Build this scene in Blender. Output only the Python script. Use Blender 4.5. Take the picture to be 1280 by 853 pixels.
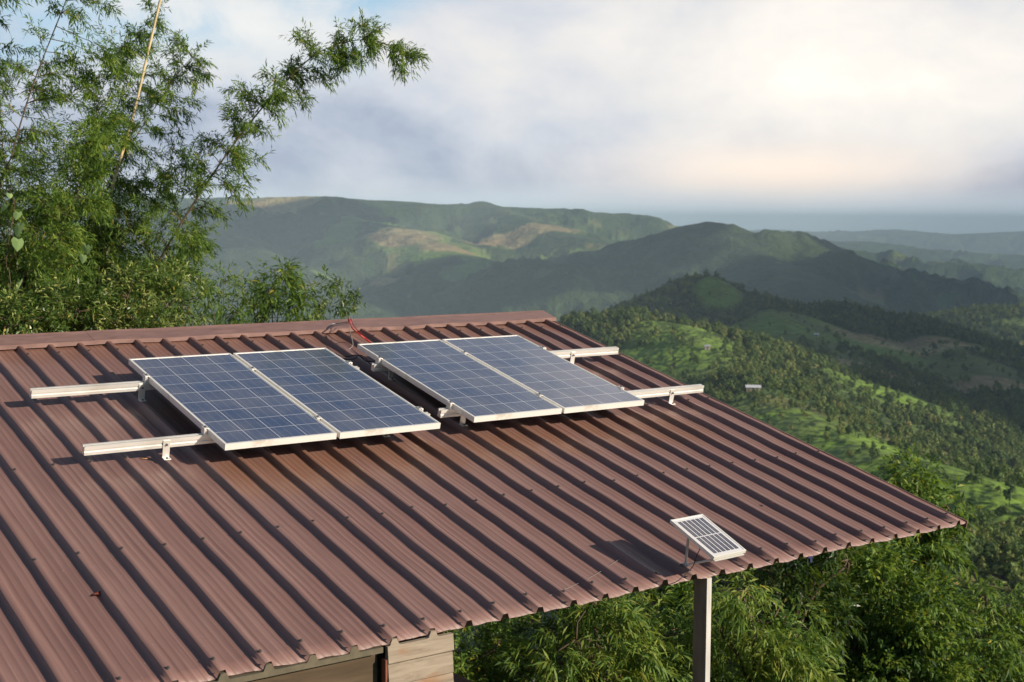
import bpy, math, random
import numpy as np
from mathutils import Matrix, Vector
random.seed(7); rng = np.random.default_rng(7)
scn = bpy.context.scene
for o in list(bpy.data.objects): bpy.data.objects.remove(o)
COL = scn.collection

# ------------------------------------------------------------------ camera
F, YAW, PIT, ROL, SLOPE = 1684.5, 0.6221, 0.09137, 0.00469, 0.2259
CAM = np.array([-2.902, -8.110, 0.881])
FW = np.array([math.sin(YAW)*math.cos(PIT), math.cos(YAW)*math.cos(PIT), -math.sin(PIT)])
_r = np.array([math.cos(YAW), -math.sin(YAW), 0]); _u = np.cross(_r, FW)
RT = math.cos(ROL)*_r + math.sin(ROL)*_u; UP = -math.sin(ROL)*_r + math.cos(ROL)*_u
cd = bpy.data.cameras.new('camera'); cam = bpy.data.objects.new('camera', cd); COL.objects.link(cam)
cam.matrix_world = Matrix(((RT[0], UP[0], -FW[0], CAM[0]), (RT[1], UP[1], -FW[1], CAM[1]), (RT[2], UP[2], -FW[2], CAM[2]), (0, 0, 0, 1)))
cd.sensor_width = 36; cd.lens = 36*F/1280; cd.clip_start = 0.1; cd.clip_end = 250000
cd.dof.use_dof = True; cd.dof.focus_distance = 7.6; cd.dof.aperture_fstop = 5.6
scn.camera = cam
FH = np.array([math.sin(YAW), math.cos(YAW), 0.0]); RH = _r

# ------------------------------------------------------------------ sun, sky, exposure
SUN = np.array([0.86, -1.462, 0.691]); SUN /= np.linalg.norm(SUN)
EL = math.asin(SUN[2]); AZ = math.atan2(SUN[0], SUN[1])
sd = bpy.data.lights.new('sun', 'SUN'); so = bpy.data.objects.new('sun', sd); COL.objects.link(so)
sd.energy = 5.0; sd.angle = math.radians(0.6); sd.color = (1.0, 0.86, 0.70)
so.rotation_euler = Vector(SUN).to_track_quat('Z', 'Y').to_euler()
scn.view_settings.view_transform = 'Standard'; scn.view_settings.look = 'None'
scn.view_settings.exposure = 0.35; scn.view_settings.gamma = 1.0

class NT:
    """small helper for node trees"""
    def __init__(s, nt): s.t = nt; s.n = nt.nodes; s.l = nt.links
    def new(s, ty, **kw):
        x = s.n.new(ty)
        for k, v in kw.items(): setattr(x, k, v)
        return x
    def put(s, sock, v):
        if v is None: return
        if isinstance(v, bpy.types.NodeSocket): s.l.new(v, sock)
        else: sock.default_value = v
    def m(s, op, a, b=None, c=None, clamp=False):
        x = s.new('ShaderNodeMath', operation=op, use_clamp=clamp)
        s.put(x.inputs[0], a); s.put(x.inputs[1], b)
        if c is not None: s.put(x.inputs[2], c)
        return x.outputs[0]
    def add(s, *a):
        r = a[0]
        for q in a[1:]: r = s.m('ADD', r, q)
        return r
    def mul(s, *a):
        r = a[0]
        for q in a[1:]: r = s.m('MULTIPLY', r, q)
        return r
    def sub(s, a, b): return s.m('SUBTRACT', a, b)
    def dot(s, v, w):
        x = s.new('ShaderNodeVectorMath', operation='DOT_PRODUCT'); s.put(x.inputs[0], v); s.put(x.inputs[1], w); return x.outputs['Value']
    def xyz(s, v):
        x = s.new('ShaderNodeSeparateXYZ'); s.put(x.inputs[0], v); return x.outputs
    def comb(s, a, b, c):
        x = s.new('ShaderNodeCombineXYZ'); s.put(x.inputs[0], a); s.put(x.inputs[1], b); s.put(x.inputs[2], c); return x.outputs[0]
    def noise(s, v, scale, detail=4, rough=.55, dist=0, out=0):
        x = s.new('ShaderNodeTexNoise'); s.put(x.inputs['Vector'], v); s.put(x.inputs['Scale'], scale)
        x.inputs['Detail'].default_value = detail; x.inputs['Roughness'].default_value = rough; x.inputs['Distortion'].default_value = dist
        return x.outputs[out]
    def smooth(s, v, a, b):
        x = s.new('ShaderNodeMapRange', interpolation_type='SMOOTHSTEP'); s.put(x.inputs[0], v)
        x.inputs[1].default_value = a; x.inputs[2].default_value = b; return x.outputs[0]
    def mix(s, f, a, b, ty='MIX'):
        x = s.new('ShaderNodeMix', data_type='RGBA', blend_type=ty)
        s.put(x.inputs[0], f)
        for i, q in ((6, a), (7, b)):
            if isinstance(q, tuple): q = (*q, 1) if len(q) == 3 else q
            s.put(x.inputs[i], q)
        return x.outputs[2]
    def ramp(s, f, stops):
        x = s.new('ShaderNodeValToRGB'); s.put(x.inputs[0], f); e = x.color_ramp.elements
        while len(e) < len(stops): e.new(.5)
        for q, (p, c) in zip(e, stops): q.position = p; q.color = (*c, 1)
        return x.outputs[0]
    def gauss(s, a, b, ca, cb, ra, rb):
        da = s.m('DIVIDE', s.sub(a, ca), ra); db = s.m('DIVIDE', s.sub(b, cb), rb)
        return s.m('EXPONENT', s.mul(s.add(s.mul(da, da), s.mul(db, db)), -1.0))
    def bump(s, h, strength, dist):
        x = s.new('ShaderNodeBump'); s.put(x.inputs['Height'], h); x.inputs['Strength'].default_value = strength; x.inputs['Distance'].default_value = dist
        return x.outputs[0]

w = bpy.data.worlds.new('World'); scn.world = w; w.use_nodes = True
N = NT(w.node_tree); N.n.clear()
d = N.new('ShaderNodeTexCoord').outputs['Generated']
a = N.dot(d, tuple(RH)); b = N.xyz(d)[2]; c = N.dot(d, tuple(FH))
sky = N.new('ShaderNodeTexSky', sky_type='NISHITA', sun_disc=False, sun_elevation=EL, sun_rotation=AZ)
skyc = N.new('ShaderNodeVectorMath', operation='SCALE'); N.put(skyc.inputs[0], sky.outputs[0]); skyc.inputs['Scale'].default_value = 0.075
st = N.comb(N.mul(a, 1.0), N.mul(c, 0.6), N.mul(b, 2.0))
n1 = N.noise(st, 3.2, 7, .52, .35); n2 = N.noise(N.comb(N.add(a, 4.0), c, N.mul(b, 1.6)), 9.0, 6, .6, .3)
n3 = N.noise(N.comb(N.add(a, 9.0), c, N.mul(b, 4.0)), 2.0, 5, .5)
# cloud cover: a heavy bank ahead and to the right, thinning out upwards and to the left
front = N.smooth(c, .1, .7)
edge = N.add(N.mul(a, 1.0), N.mul(b, -1.0), N.mul(N.sub(n1, .5), .30))          # bank edge rises to the right
bank = N.smooth(edge, -.235, -.170)
bank = N.m('MAXIMUM', bank, N.smooth(N.add(b, N.mul(N.sub(n1, .5), -.10)), .125, .085))
upper = N.m('MAXIMUM', N.smooth(b, .50, .22), N.smooth(N.gauss(a, b, .24, .50, .24, .30), .3, .7))
bank = N.mul(bank, front, upper)
wisps = N.mul(N.smooth(n2, .36, .62), .75)
cover = N.m('MAXIMUM', bank, N.mul(wisps, N.smooth(b, .95, .3)))
# brightness inside the clouds
br = N.add(.47,
    N.mul(N.gauss(a, b, .20, .075, .17, .075), .42),
    N.mul(N.gauss(a, b, .39, .125, .09, .05), .30),
    N.mul(N.gauss(a, b, .12, .150, .25, .04), .12),
    N.mul(N.gauss(a, b, -.12, .060, .10, .035), -.12),
    N.mul(N.gauss(a, b, .37, .030, .08, .014), -.10),
    N.mul(N.gauss(a, b, -.05, .008, .30, .007), .10),
    N.mul(N.gauss(a, b, -.24, .11, .14, .07), .14),
    N.mul(N.gauss(a, b, .24, .52, .20, .20), 1.0),
    N.mul(N.sub(n1, .5), 1.3), N.mul(N.sub(n2, .5), .6), N.mul(N.sub(n3, .5), .25))
cc = N.ramp(N.m('MULTIPLY', br, .78), [(.09, (.22, .26, .34)), (.28, (.34, .39, .49)), (.41, (.53, .56, .62)), (.55, (.68, .67, .665)), (.74, (.84, .79, .73)), (.98, (1.15, 1.02, .90))])
low = N.smooth(N.add(b, N.mul(N.sub(n2, .5), .02)), .030, .005)
cc = N.mix(N.mul(low, .85), cc, (.54, .61, .68))
hi = N.mul(N.smooth(b, .14, .50), N.sub(1.0, N.gauss(a, b, .24, .50, .22, .28)))
cc = N.mix(N.mul(N.gauss(a, b, .20, .034, .12, .020), .8), cc, (1.02, .84, .68))
cc = N.mix(hi, cc, (.12, .135, .17))
cc = N.mix(N.smooth(c, .5, -.1), cc, (.12, .14, .18))
blue = N.mix(.7, skyc.outputs[0], (.38, .58, .76))
blue = N.mix(N.smooth(b, .16, .5), blue, skyc.outputs[0])
outc = N.mix(cover, blue, cc)
bg = N.new('ShaderNodeBackground'); N.put(bg.inputs[0], outc); bg.inputs[1].default_value = 1.0
N.l.new(bg.outputs[0], N.new('ShaderNodeOutputWorld').inputs[0])

# ------------------------------------------------------------------ helpers
def tag(o, label=None, cat=None, group=None, kind=None):
    if label: o['label'] = label
    if cat: o['category'] = cat
    if group: o['group'] = group
    if kind: o['kind'] = kind
    return o
def ray(px, py):
    v = FW + (px-640)/F*RT - (py-426.5)/F*UP
    return v
def P(px, py, dist):                       # point seen in direction (px,py) at a horizontal distance in metres
    v = ray(px, py); return CAM + v*(dist/math.hypot(v[0], v[1]))
def roofpt(px, py, n):                     # roof coordinates (u,v) of a picture point at height n over the panel plane
    v = ray(px, py); Nn = np.array([0, -math.sin(SLOPE), math.cos(SLOPE)])
    t = (n-Nn@CAM)/(Nn@v); X = CAM+t*v
    return X[0], -X[1]*math.cos(SLOPE)-X[2]*math.sin(SLOPE)
def RW(u, v, n):
    return np.array([u, -v*math.cos(SLOPE)-n*math.sin(SLOPE), -v*math.sin(SLOPE)+n*math.cos(SLOPE)])
def project(X):
    q = np.asarray(X)-CAM; z = q@FW
    return 640+F*(q@RT)/z, 426.5-F*(q@UP)/z, z

def empty(name, loc, rot=(0, 0, 0), parent=None):
    o = bpy.data.objects.new(name, None); COL.objects.link(o); o.location = tuple(loc); o.rotation_euler = rot
    o.empty_display_size = .2
    if parent: o.parent = parent
    return o
def mesh_np(name, V, Fq, mat, parent=None, origin=None, smooth=False, attrs=None):
    V = np.asarray(V, np.float32); Fq = np.asarray(Fq, np.int32)
    if origin is None and parent is not None and parent.type == 'EMPTY' and tuple(parent.rotation_euler) == (0, 0, 0): origin = np.array(parent.location)
    if origin is not None: V = V-np.asarray(origin, np.float32)
    me = bpy.data.meshes.new(name); k = Fq.shape[1]
    me.vertices.add(len(V)); me.vertices.foreach_set('co', V.ravel())
    me.loops.add(Fq.size); me.loops.foreach_set('vertex_index', Fq.ravel())
    me.polygons.add(len(Fq)); me.polygons.foreach_set('loop_start', np.arange(0, Fq.size, k, dtype=np.int32))
    me.polygons.foreach_set('loop_total', np.full(len(Fq), k, np.int32))
    if smooth: me.polygons.foreach_set('use_smooth', np.ones(len(Fq), bool))
    for an, av in (attrs or {}).items():
        A = me.attributes.new(an, 'FLOAT', 'POINT'); A.data.foreach_set('value', np.asarray(av, np.float32))
    me.update(calc_edges=True)
    o = bpy.data.objects.new(name, me); COL.objects.link(o)
    if mat: me.materials.append(mat)
    if parent: o.parent = parent
    return o
class MB:
    """collects quads/tris/ngons into one mesh"""
    def __init__(s): s.v = []; s.f = []
    def poly(s, pts, faces):
        b = len(s.v); s.v += [tuple(p) for p in pts]; s.f += [tuple(b+i for i in f) for f in faces]; return s
    def box(s, c0, c1):
        (x0, y0, z0), (x1, y1, z1) = c0, c1
        return s.poly([(x0, y0, z0), (x1, y0, z0), (x1, y1, z0), (x0, y1, z0), (x0, y0, z1), (x1, y0, z1), (x1, y1, z1), (x0, y1, z1)],
            [(0, 3, 2, 1), (4, 5, 6, 7), (0, 1, 5, 4), (1, 2, 6, 5), (2, 3, 7, 6), (3, 0, 4, 7)])
    def extrude(s, prof, x0, x1):          # profile in (y,z), extruded along x
        n = len(prof)
        return s.poly([(x0, y, z) for y, z in prof]+[(x1, y, z) for y, z in prof],
            [(i, (i+1) % n, n+(i+1) % n, n+i) for i in range(n)]+[tuple(range(n-1, -1, -1)), tuple(range(n, 2*n))])
    def bar(s, p, q, wd, th, up=(0, 0, 1)):
        p, q, up = map(lambda z: np.array(z, float), (p, q, up)); d = q-p; d /= np.linalg.norm(d)
        sd = np.cross(d, up); sd /= np.linalg.norm(sd); u = np.cross(sd, d)
        cs = [(-1, -1), (1, -1), (1, 1), (-1, 1)]
        pts = [e+sd*wd/2*a+u*th/2*b for e in (p, q) for a, b in cs]
        return s.poly(pts, [(3, 2, 1, 0), (4, 5, 6, 7), (0, 1, 5, 4), (1, 2, 6, 5), (2, 3, 7, 6), (3, 0, 4, 7)])
    def tube(s, pts, rad, k=6):
        pts = [np.array(p, float) for p in pts]; m = len(pts)
        if not hasattr(rad, '__len__'): rad = [rad]*m
        b = len(s.v); prev = None
        for i, p in enumerate(pts):
            d = pts[min(i+1, m-1)]-pts[max(i-1, 0)]; d /= np.linalg.norm(d)+1e-9
            if prev is None: x = np.cross(d, (0.3, 0.5, 0.81)); 
            else: x = prev-d*(prev@d)
            x /= np.linalg.norm(x)+1e-9; prev = x; y = np.cross(d, x)
            for j in range(k):
                t = 2*math.pi*j/k; s.v.append(tuple(p+rad[i]*(x*math.cos(t)+y*math.sin(t))))
        for i in range(m-1):
            for j in range(k):
                j2 = (j+1) % k; s.f.append((b+i*k+j, b+i*k+j2, b+(i+1)*k+j2, b+(i+1)*k+j))
        s.f.append(tuple(b+j for j in range(k-1, -1, -1))); s.f.append(tuple(b+(m-1)*k+j for j in range(k)))
        return s
    def build(s, name, mat, parent=None, smooth=False, local=False, bevel=0):
        me = bpy.data.meshes.new(name); off = np.zeros(3)
        if parent is not None and not local: off = np.array(parent.location)
        me.from_pydata([tuple(np.array(v)-off) for v in s.v], [], s.f); me.materials.append(mat)
        if smooth: me.polygons.foreach_set('use_smooth', [True]*len(me.polygons))
        o = bpy.data.objects.new(name, me); COL.objects.link(o)
        if parent is not None: o.parent = parent
        if bevel:
            md = o.modifiers.new('bevel', 'BEVEL'); md.width = bevel; md.segments = 2; md.limit_method = 'ANGLE'
        return o
def spline(pts, n):
    pts = np.array(pts, float); m = len(pts); out = []
    for t in np.linspace(0, m-1, n):
        i = min(int(t), m-2); f = t-i
        p0 = pts[max(i-1, 0)]; p1 = pts[i]; p2 = pts[i+1]; p3 = pts[min(i+2, m-1)]
        out.append(.5*((2*p1)+(-p0+p2)*f+(2*p0-5*p1+4*p2-p3)*f*f+(-p0+3*p1-3*p2+p3)*f**3))
    return np.array(out)

# ------------------------------------------------------------------ materials
def material(name):
    m = bpy.data.materials.new(name); m.use_nodes = True; n = NT(m.node_tree); n.n.clear()
    o = n.new('ShaderNodeOutputMaterial'); return m, n, o
def principled(n, o, color, rough=.5, metal=0, normal=None, spec=.5):
    p = n.new('ShaderNodeBsdfPrincipled')
    n.put(p.inputs['Base Color'], (*color, 1) if isinstance(color, tuple) and len(color) == 3 else color)
    n.put(p.inputs['Roughness'], rough); n.put(p.inputs['Metallic'], metal); n.put(p.inputs['Normal'], normal)
    n.put(p.inputs['Specular IOR Level'], spec); n.l.new(p.outputs[0], o.inputs[0]); return p
def objco(n): return n.new('ShaderNodeTexCoord').outputs['Object']
def simple(name, color, rough=.5, metal=0, var=.25, scale=20, stretch=(1, 1, 1), bumps=0):
    m, n, o = material(name); co = objco(n); x = n.xyz(co)
    v = n.comb(n.mul(x[0], stretch[0]), n.mul(x[1], stretch[1]), n.mul(x[2], stretch[2]))
    f = n.noise(v, scale, 5, .6)
    dark = tuple(c*(1-var) for c in color); lite = tuple(min(1, c*(1+var)) for c in color)
    col = n.ramp(f, [(.3, dark), (.7, lite)])
    nm = n.bump(f, .4, bumps) if bumps else None
    principled(n, o, col, n.add(n.mul(f, .25), rough-.12), metal, nm); return m

# roof sheet: brown baked paint, dust streaks running down the fall, a warmer orange-brown band below the panels
mroof, n, o = material('brown_sheet_paint')
co = objco(n); x = n.xyz(co)                     # x along ridge, y = -v
streak = n.noise(n.comb(n.mul(x[0], 60), n.mul(x[1], 1.1), 0), 1.0, 5, .65)
streak2 = n.noise(n.comb(n.mul(x[0], 16), n.mul(x[1], .5), 5), 1.0, 3, .6)
fine = n.noise(co, 140, 3, .7); patch = n.noise(co, 1.3, 4, .55); blot = n.noise(co, 9, 5, .6)
base = n.ramp(n.add(n.mul(streak, .6), n.mul(streak2, .4)), [(.28, (.130, .069, .060)), (.50, (.202, .116, .101)), (.72, (.285, .174, .152))])
base = n.mix(n.mul(n.smooth(patch, .45, .75), .35), base, (.25, .165, .145))
# sharper per-rib-bay tone: neighbouring bays weathered differently
bay = n.new('ShaderNodeTexWhiteNoise', noise_dimensions='1D'); n.put(bay.inputs['W'], n.m('FLOOR', n.m('DIVIDE', n.sub(x[0], .157), .1945)))
base = n.mix(n.mul(bay.outputs[0], .22), base, (.150, .080, .068))
warm_band = n.mul(n.smooth(n.add(x[1], n.mul(n.sub(blot, .5), .30)), -1.98, -1.66), n.smooth(n.add(x[1], n.mul(n.sub(patch, .5), .2)), -1.15, -1.45),
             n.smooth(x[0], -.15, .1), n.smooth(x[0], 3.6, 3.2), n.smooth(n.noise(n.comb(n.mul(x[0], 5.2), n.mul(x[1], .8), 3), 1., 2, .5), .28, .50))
base = n.mix(n.mul(warm_band, .5), base, (.205, .095, .045))
base = n.mix(n.mul(n.smooth(x[1], .40, .66), .45), base, (.20, .085, .045))
scr = n.smooth(n.noise(n.comb(n.mul(x[0], 9), n.mul(x[1], 2.2), 7), 1.0, 6, .75, 1.5), .66, .70)
base = n.mix(n.mul(scr, .22), base, (.36, .29, .25))
spot = n.smooth(n.noise(co, 55, 2, .5), .74, .80)
base = n.mix(n.mul(spot, .5), base, (.42, .36, .33))
principled(n, o, base, n.add(.33, n.mul(streak, .20), n.mul(patch, .14)), 0, n.bump(n.add(n.mul(streak, .7), n.mul(fine, .3)), .25, .0012), .5)
mcap = simple('ridge_cap_paint', (.21, .125, .108), .45, 0, .22, 7, (1, 3, 3), .002)
malu, n, o = material('anodised_aluminium')
co = objco(n); f = n.noise(co, 30, 5, .6); g = n.noise(co, 4, 3, .5)
principled(n, o, n.mix(n.smooth(g, .45, .8), (.74, .73, .69), (.60, .58, .53)), n.add(.34, n.mul(f, .15)), .45)
mfrm, n, o = material('panel_frame_aluminium')
co = objco(n); g = n.noise(co, 5, 5, .65)
principled(n, o, n.mix(n.mul(n.smooth(g, .56, .74), .6), (.80, .79, .74), (.42, .33, .20)), .38, .25)
mgrey = simple('galvanised_steel', (.42, .42, .42), .45, .6, .2, 40)
mscrew = simple('screw_steel', (.16, .15, .14), .4, .7, .3, 80)
mback = simple('white_backsheet', (.72, .73, .74), .5, 0, .05, 20)
mblack = simple('black_rubber', (.012, .012, .013), .5, 0, .2, 30)
mred = simple('red_cable_sheath', (.50, .035, .025), .4, 0, .2, 30)
mwhite = simple('white_plastic', (.75, .73, .68), .6, 0, .1, 30)
mwire = simple('grey_wire', (.30, .28, .26), .5, 0, .2, 30)
mblue = simple('blue_plastic', (.015, .025, .09), .5, 0, .2, 30)
mdead = simple('dry_leaf', (.16, .035, .02), .7, 0, .4, 60)
mtwig = simple('dry_twig', (.45, .23, .09), .7, 0, .3, 60)

def panel_mat(name, W, L, nx, ny, ox, oy, px, py, gap, cell_a, cell_b, bus=3, line=(.55, .58, .62), strips=False):
    m, n, o = material(name); x = n.xyz(objco(n))
    cx = n.m('DIVIDE', n.sub(x[0], ox), px); cy = n.m('DIVIDE', n.sub(x[1], oy), py)
    fx = n.m('FRACT', cx); fy = n.m('FRACT', cy)
    def inside(f, g): return n.mul(n.m('GREATER_THAN', f, g/2), n.m('LESS_THAN', f, 1-g/2))
    cell = n.mul(inside(fx, gap/px), inside(fy, gap/py), n.m('GREATER_THAN', cx, 0), n.m('LESS_THAN', cx, nx), n.m('GREATER_THAN', cy, 0), n.m('LESS_THAN', cy, ny))
    wn = n.new('ShaderNodeTexWhiteNoise', noise_dimensions='3D'); n.put(wn.inputs['Vector'], n.comb(n.m('FLOOR', cx), n.m('FLOOR', cy), 3.0))
    vor = n.new('ShaderNodeTexVoronoi', feature='F1'); n.put(vor.inputs['Vector'], objco(n)); vor.inputs['Scale'].default_value = 70
    gr = n.xyz(vor.outputs['Color'])[0]
    col = n.mix(n.m('MULTIPLY_ADD', gr, .5, n.mul(wn.outputs[0], .5)), cell_a, cell_b)
    b = n.m('FRACT', n.mul(fx, bus)); bl = n.m('LESS_THAN', n.m('ABSOLUTE', n.sub(b, .5)), .0011*bus/px)
    col = n.mix(n.mul(bl, .28), col, line)
    fg = n.m('LESS_THAN', n.m('FRACT', n.mul(fy, 26 if not strips else 4)), .16)
    col = n.mix(n.mul(fg, .04), col, line)
    col = n.mix(n.sub(1.0, cell), col, line)
    dust = n.noise(objco(n), 3.0, 5, .6)
    col = n.mix(n.mul(n.smooth(dust, .2, .8), .22), col, (.42, .38, .33))
    p = principled(n, o, col, n.add(.10, n.mul(dust, .10)), 0, None, .5)
    p.inputs['Coat Weight'].default_value = 1.0; p.inputs['Coat Roughness'].default_value = .10; p.inputs['Coat IOR'].default_value = 1.52
    return m
PW, PL = .67, 1.48
mcell = panel_mat('polycrystalline_cells', PW, PL, 4, 9, .015, -1.46, .16, .16, .0042, (.016, .036, .100), (.026, .056, .145))
mcell2 = panel_mat('small_panel_cells', .24, .34, 6, 2, .024, -.318, .0325, .148, .0085, (.012, .016, .045), (.020, .026, .07), bus=1, line=(.72, .73, .74), strips=True)

mwood, n, o = material('weathered_boards')
x = n.xyz(objco(n)); v = n.comb(n.mul(x[0], 2.2), n.mul(x[1], 2.2), n.mul(x[2], 42))
g = n.noise(v, 1.0, 6, .65, .4); k = n.noise(n.comb(n.mul(x[0], 3), x[1], n.mul(x[2], 9)), 1.3, 3, .5)
rr_ = n.new('ShaderNodeObjectInfo').outputs['Random']
g = n.noise(n.comb(n.mul(x[0], 3.2), n.add(n.mul(x[1], 3.2), n.mul(rr_, 40)), n.mul(x[2], 34)), 1.0, 6, .7, .8)
col = n.ramp(g, [(.26, (.09, .068, .048)), (.42, (.21, .175, .135)), (.6, (.33, .285, .225)), (.75, (.43, .385, .32))])
col = n.mix(n.mul(rr_, .35), col, (.30, .24, .17))
col = n.mix(n.mul(n.smooth(k, .62, .78), .65), col, (.25, .12, .05))
principled(n, o, col, .75, 0, n.bump(g, .5, .002), .3)
mply, n, o = material('old_shaded_plywood')  # dark brown carries the shade of the wall under the eave
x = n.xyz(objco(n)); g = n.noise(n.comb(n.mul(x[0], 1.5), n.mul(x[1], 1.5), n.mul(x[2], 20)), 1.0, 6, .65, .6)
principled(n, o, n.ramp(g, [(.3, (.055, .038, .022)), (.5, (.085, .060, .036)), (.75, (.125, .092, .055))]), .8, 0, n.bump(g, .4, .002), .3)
mpost = simple('brown_steel_post', (.42, .29, .23), .5, .1, .25, 9, (3, 3, .4))
mpost_lit = simple('post_sunlit_paint', (.50, .49, .46), .6, 0, .15, 12, (3, 3, .4))  # lit side of the post, its brightness put into the colour
mtimber = simple('purlin_timber', (.16, .10, .055), .8, 0, .3, 8, (1, 6, 6))

def leaf_mat(name, stops, transl=.38, rough=.56):
    m, n, o = material(name)
    at = n.new('ShaderNodeAttribute', attribute_name='rnd'); ff = at.outputs['Fac']
    if name == 'hillside_leaf':
        oi = n.new('ShaderNodeObjectInfo').outputs['Random']; ff = n.add(n.mul(ff, .75), n.mul(n.sub(oi, .35), .75))
    col = n.ramp(ff, stops)
    p = n.new('ShaderNodeBsdfPrincipled'); n.put(p.inputs['Base Color'], col); p.inputs['Roughness'].default_value = rough; p.inputs['Specular IOR Level'].default_value = .35
    t = n.new('ShaderNodeBsdfTranslucent'); n.put(t.inputs[0], n.mix(.5, col, (.30, .42, .03), 'MIX'))
    ms = n.new('ShaderNodeMixShader'); ms.inputs[0].default_value = transl
    n.l.new(p.outputs[0], ms.inputs[1]); n.l.new(t.outputs[0], ms.inputs[2]); n.l.new(ms.outputs[0], o.inputs[0]); return m
lf_bamboo = leaf_mat('bamboo_leaf', [(0, (.028, .075, .016)), (.45, (.100, .190, .030)), (.85, (.21, .31, .046)), (.96, (.31, .32, .06)), (1, (.36, .24, .05))])
lf_shrub = leaf_mat('shrub_leaf', [(0, (.026, .060, .014)), (.5, (.070, .130, .026)), (.88, (.15, .21, .045)), (.95, (.34, .38, .13)), (1, (.38, .30, .05))], .25, .35)
lf_green = leaf_mat('green_leaf', [(0, (.026, .068, .016)), (.5, (.090, .180, .032)), (.88, (.20, .30, .055)), (.97, (.26, .30, .05)), (1, (.42, .30, .02))])
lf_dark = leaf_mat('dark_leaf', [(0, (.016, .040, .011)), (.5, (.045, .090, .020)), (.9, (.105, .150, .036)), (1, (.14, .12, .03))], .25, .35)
lf_pale = leaf_mat('pale_vine_leaf', [(0, (.22, .36, .12)), (1, (.40, .55, .22))], .4)
lf_hill = leaf_mat('hillside_leaf', [(0, (.030, .062, .020)), (.5, (.085, .145, .032)), (.85, (.17, .21, .050)), (1, (.26, .23, .08))], .2, .7)
mbark = simple('bark', (.11, .075, .045), .85, 0, .4, 18, (1, 1, .3), .01)
mculm = simple('bamboo_culm', (.085, .060, .030), .55, 0, .45, 9, (1, 1, 1))
mculm_y = simple('dry_bamboo_culm', (.58, .46, .25), .5, 0, .3, 7, (1, 1, 1))

# ------------------------------------------------------------------ terrain
def vnoise(x, y, seed=0):
    xi = np.floor(x).astype(np.int64); yi = np.floor(y).astype(np.int64); fx = x-xi; fy = y-yi
    fx = fx*fx*fx*(fx*(fx*6-15)+10); fy = fy*fy*fy*(fy*(fy*6-15)+10)
    def h(i, j):
        k = (i*374761393+j*668265263+seed*1442695041) & 0xffffffff
        k = ((k ^ (k >> 13))*1274126177) & 0xffffffff
        return ((k ^ (k >> 16)) & 0xffff)/65535.0
    return (h(xi, yi)*(1-fx)+h(xi+1, yi)*fx)*(1-fy)+(h(xi, yi+1)*(1-fx)+h(xi+1, yi+1)*fx)*fy
def fbm(x, y, sc, oct=5, seed=0, ridged=False):
    s = 0; a_ = 1; t = 0
    for i in range(oct):
        q = vnoise(x/sc+i*17.3, y/sc-i*9.1, seed+i)
        if ridged: q = 1-abs(2*q-1)
        s = s+a_*q; t += a_; a_ *= .5; sc *= .5
    return s/t
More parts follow.
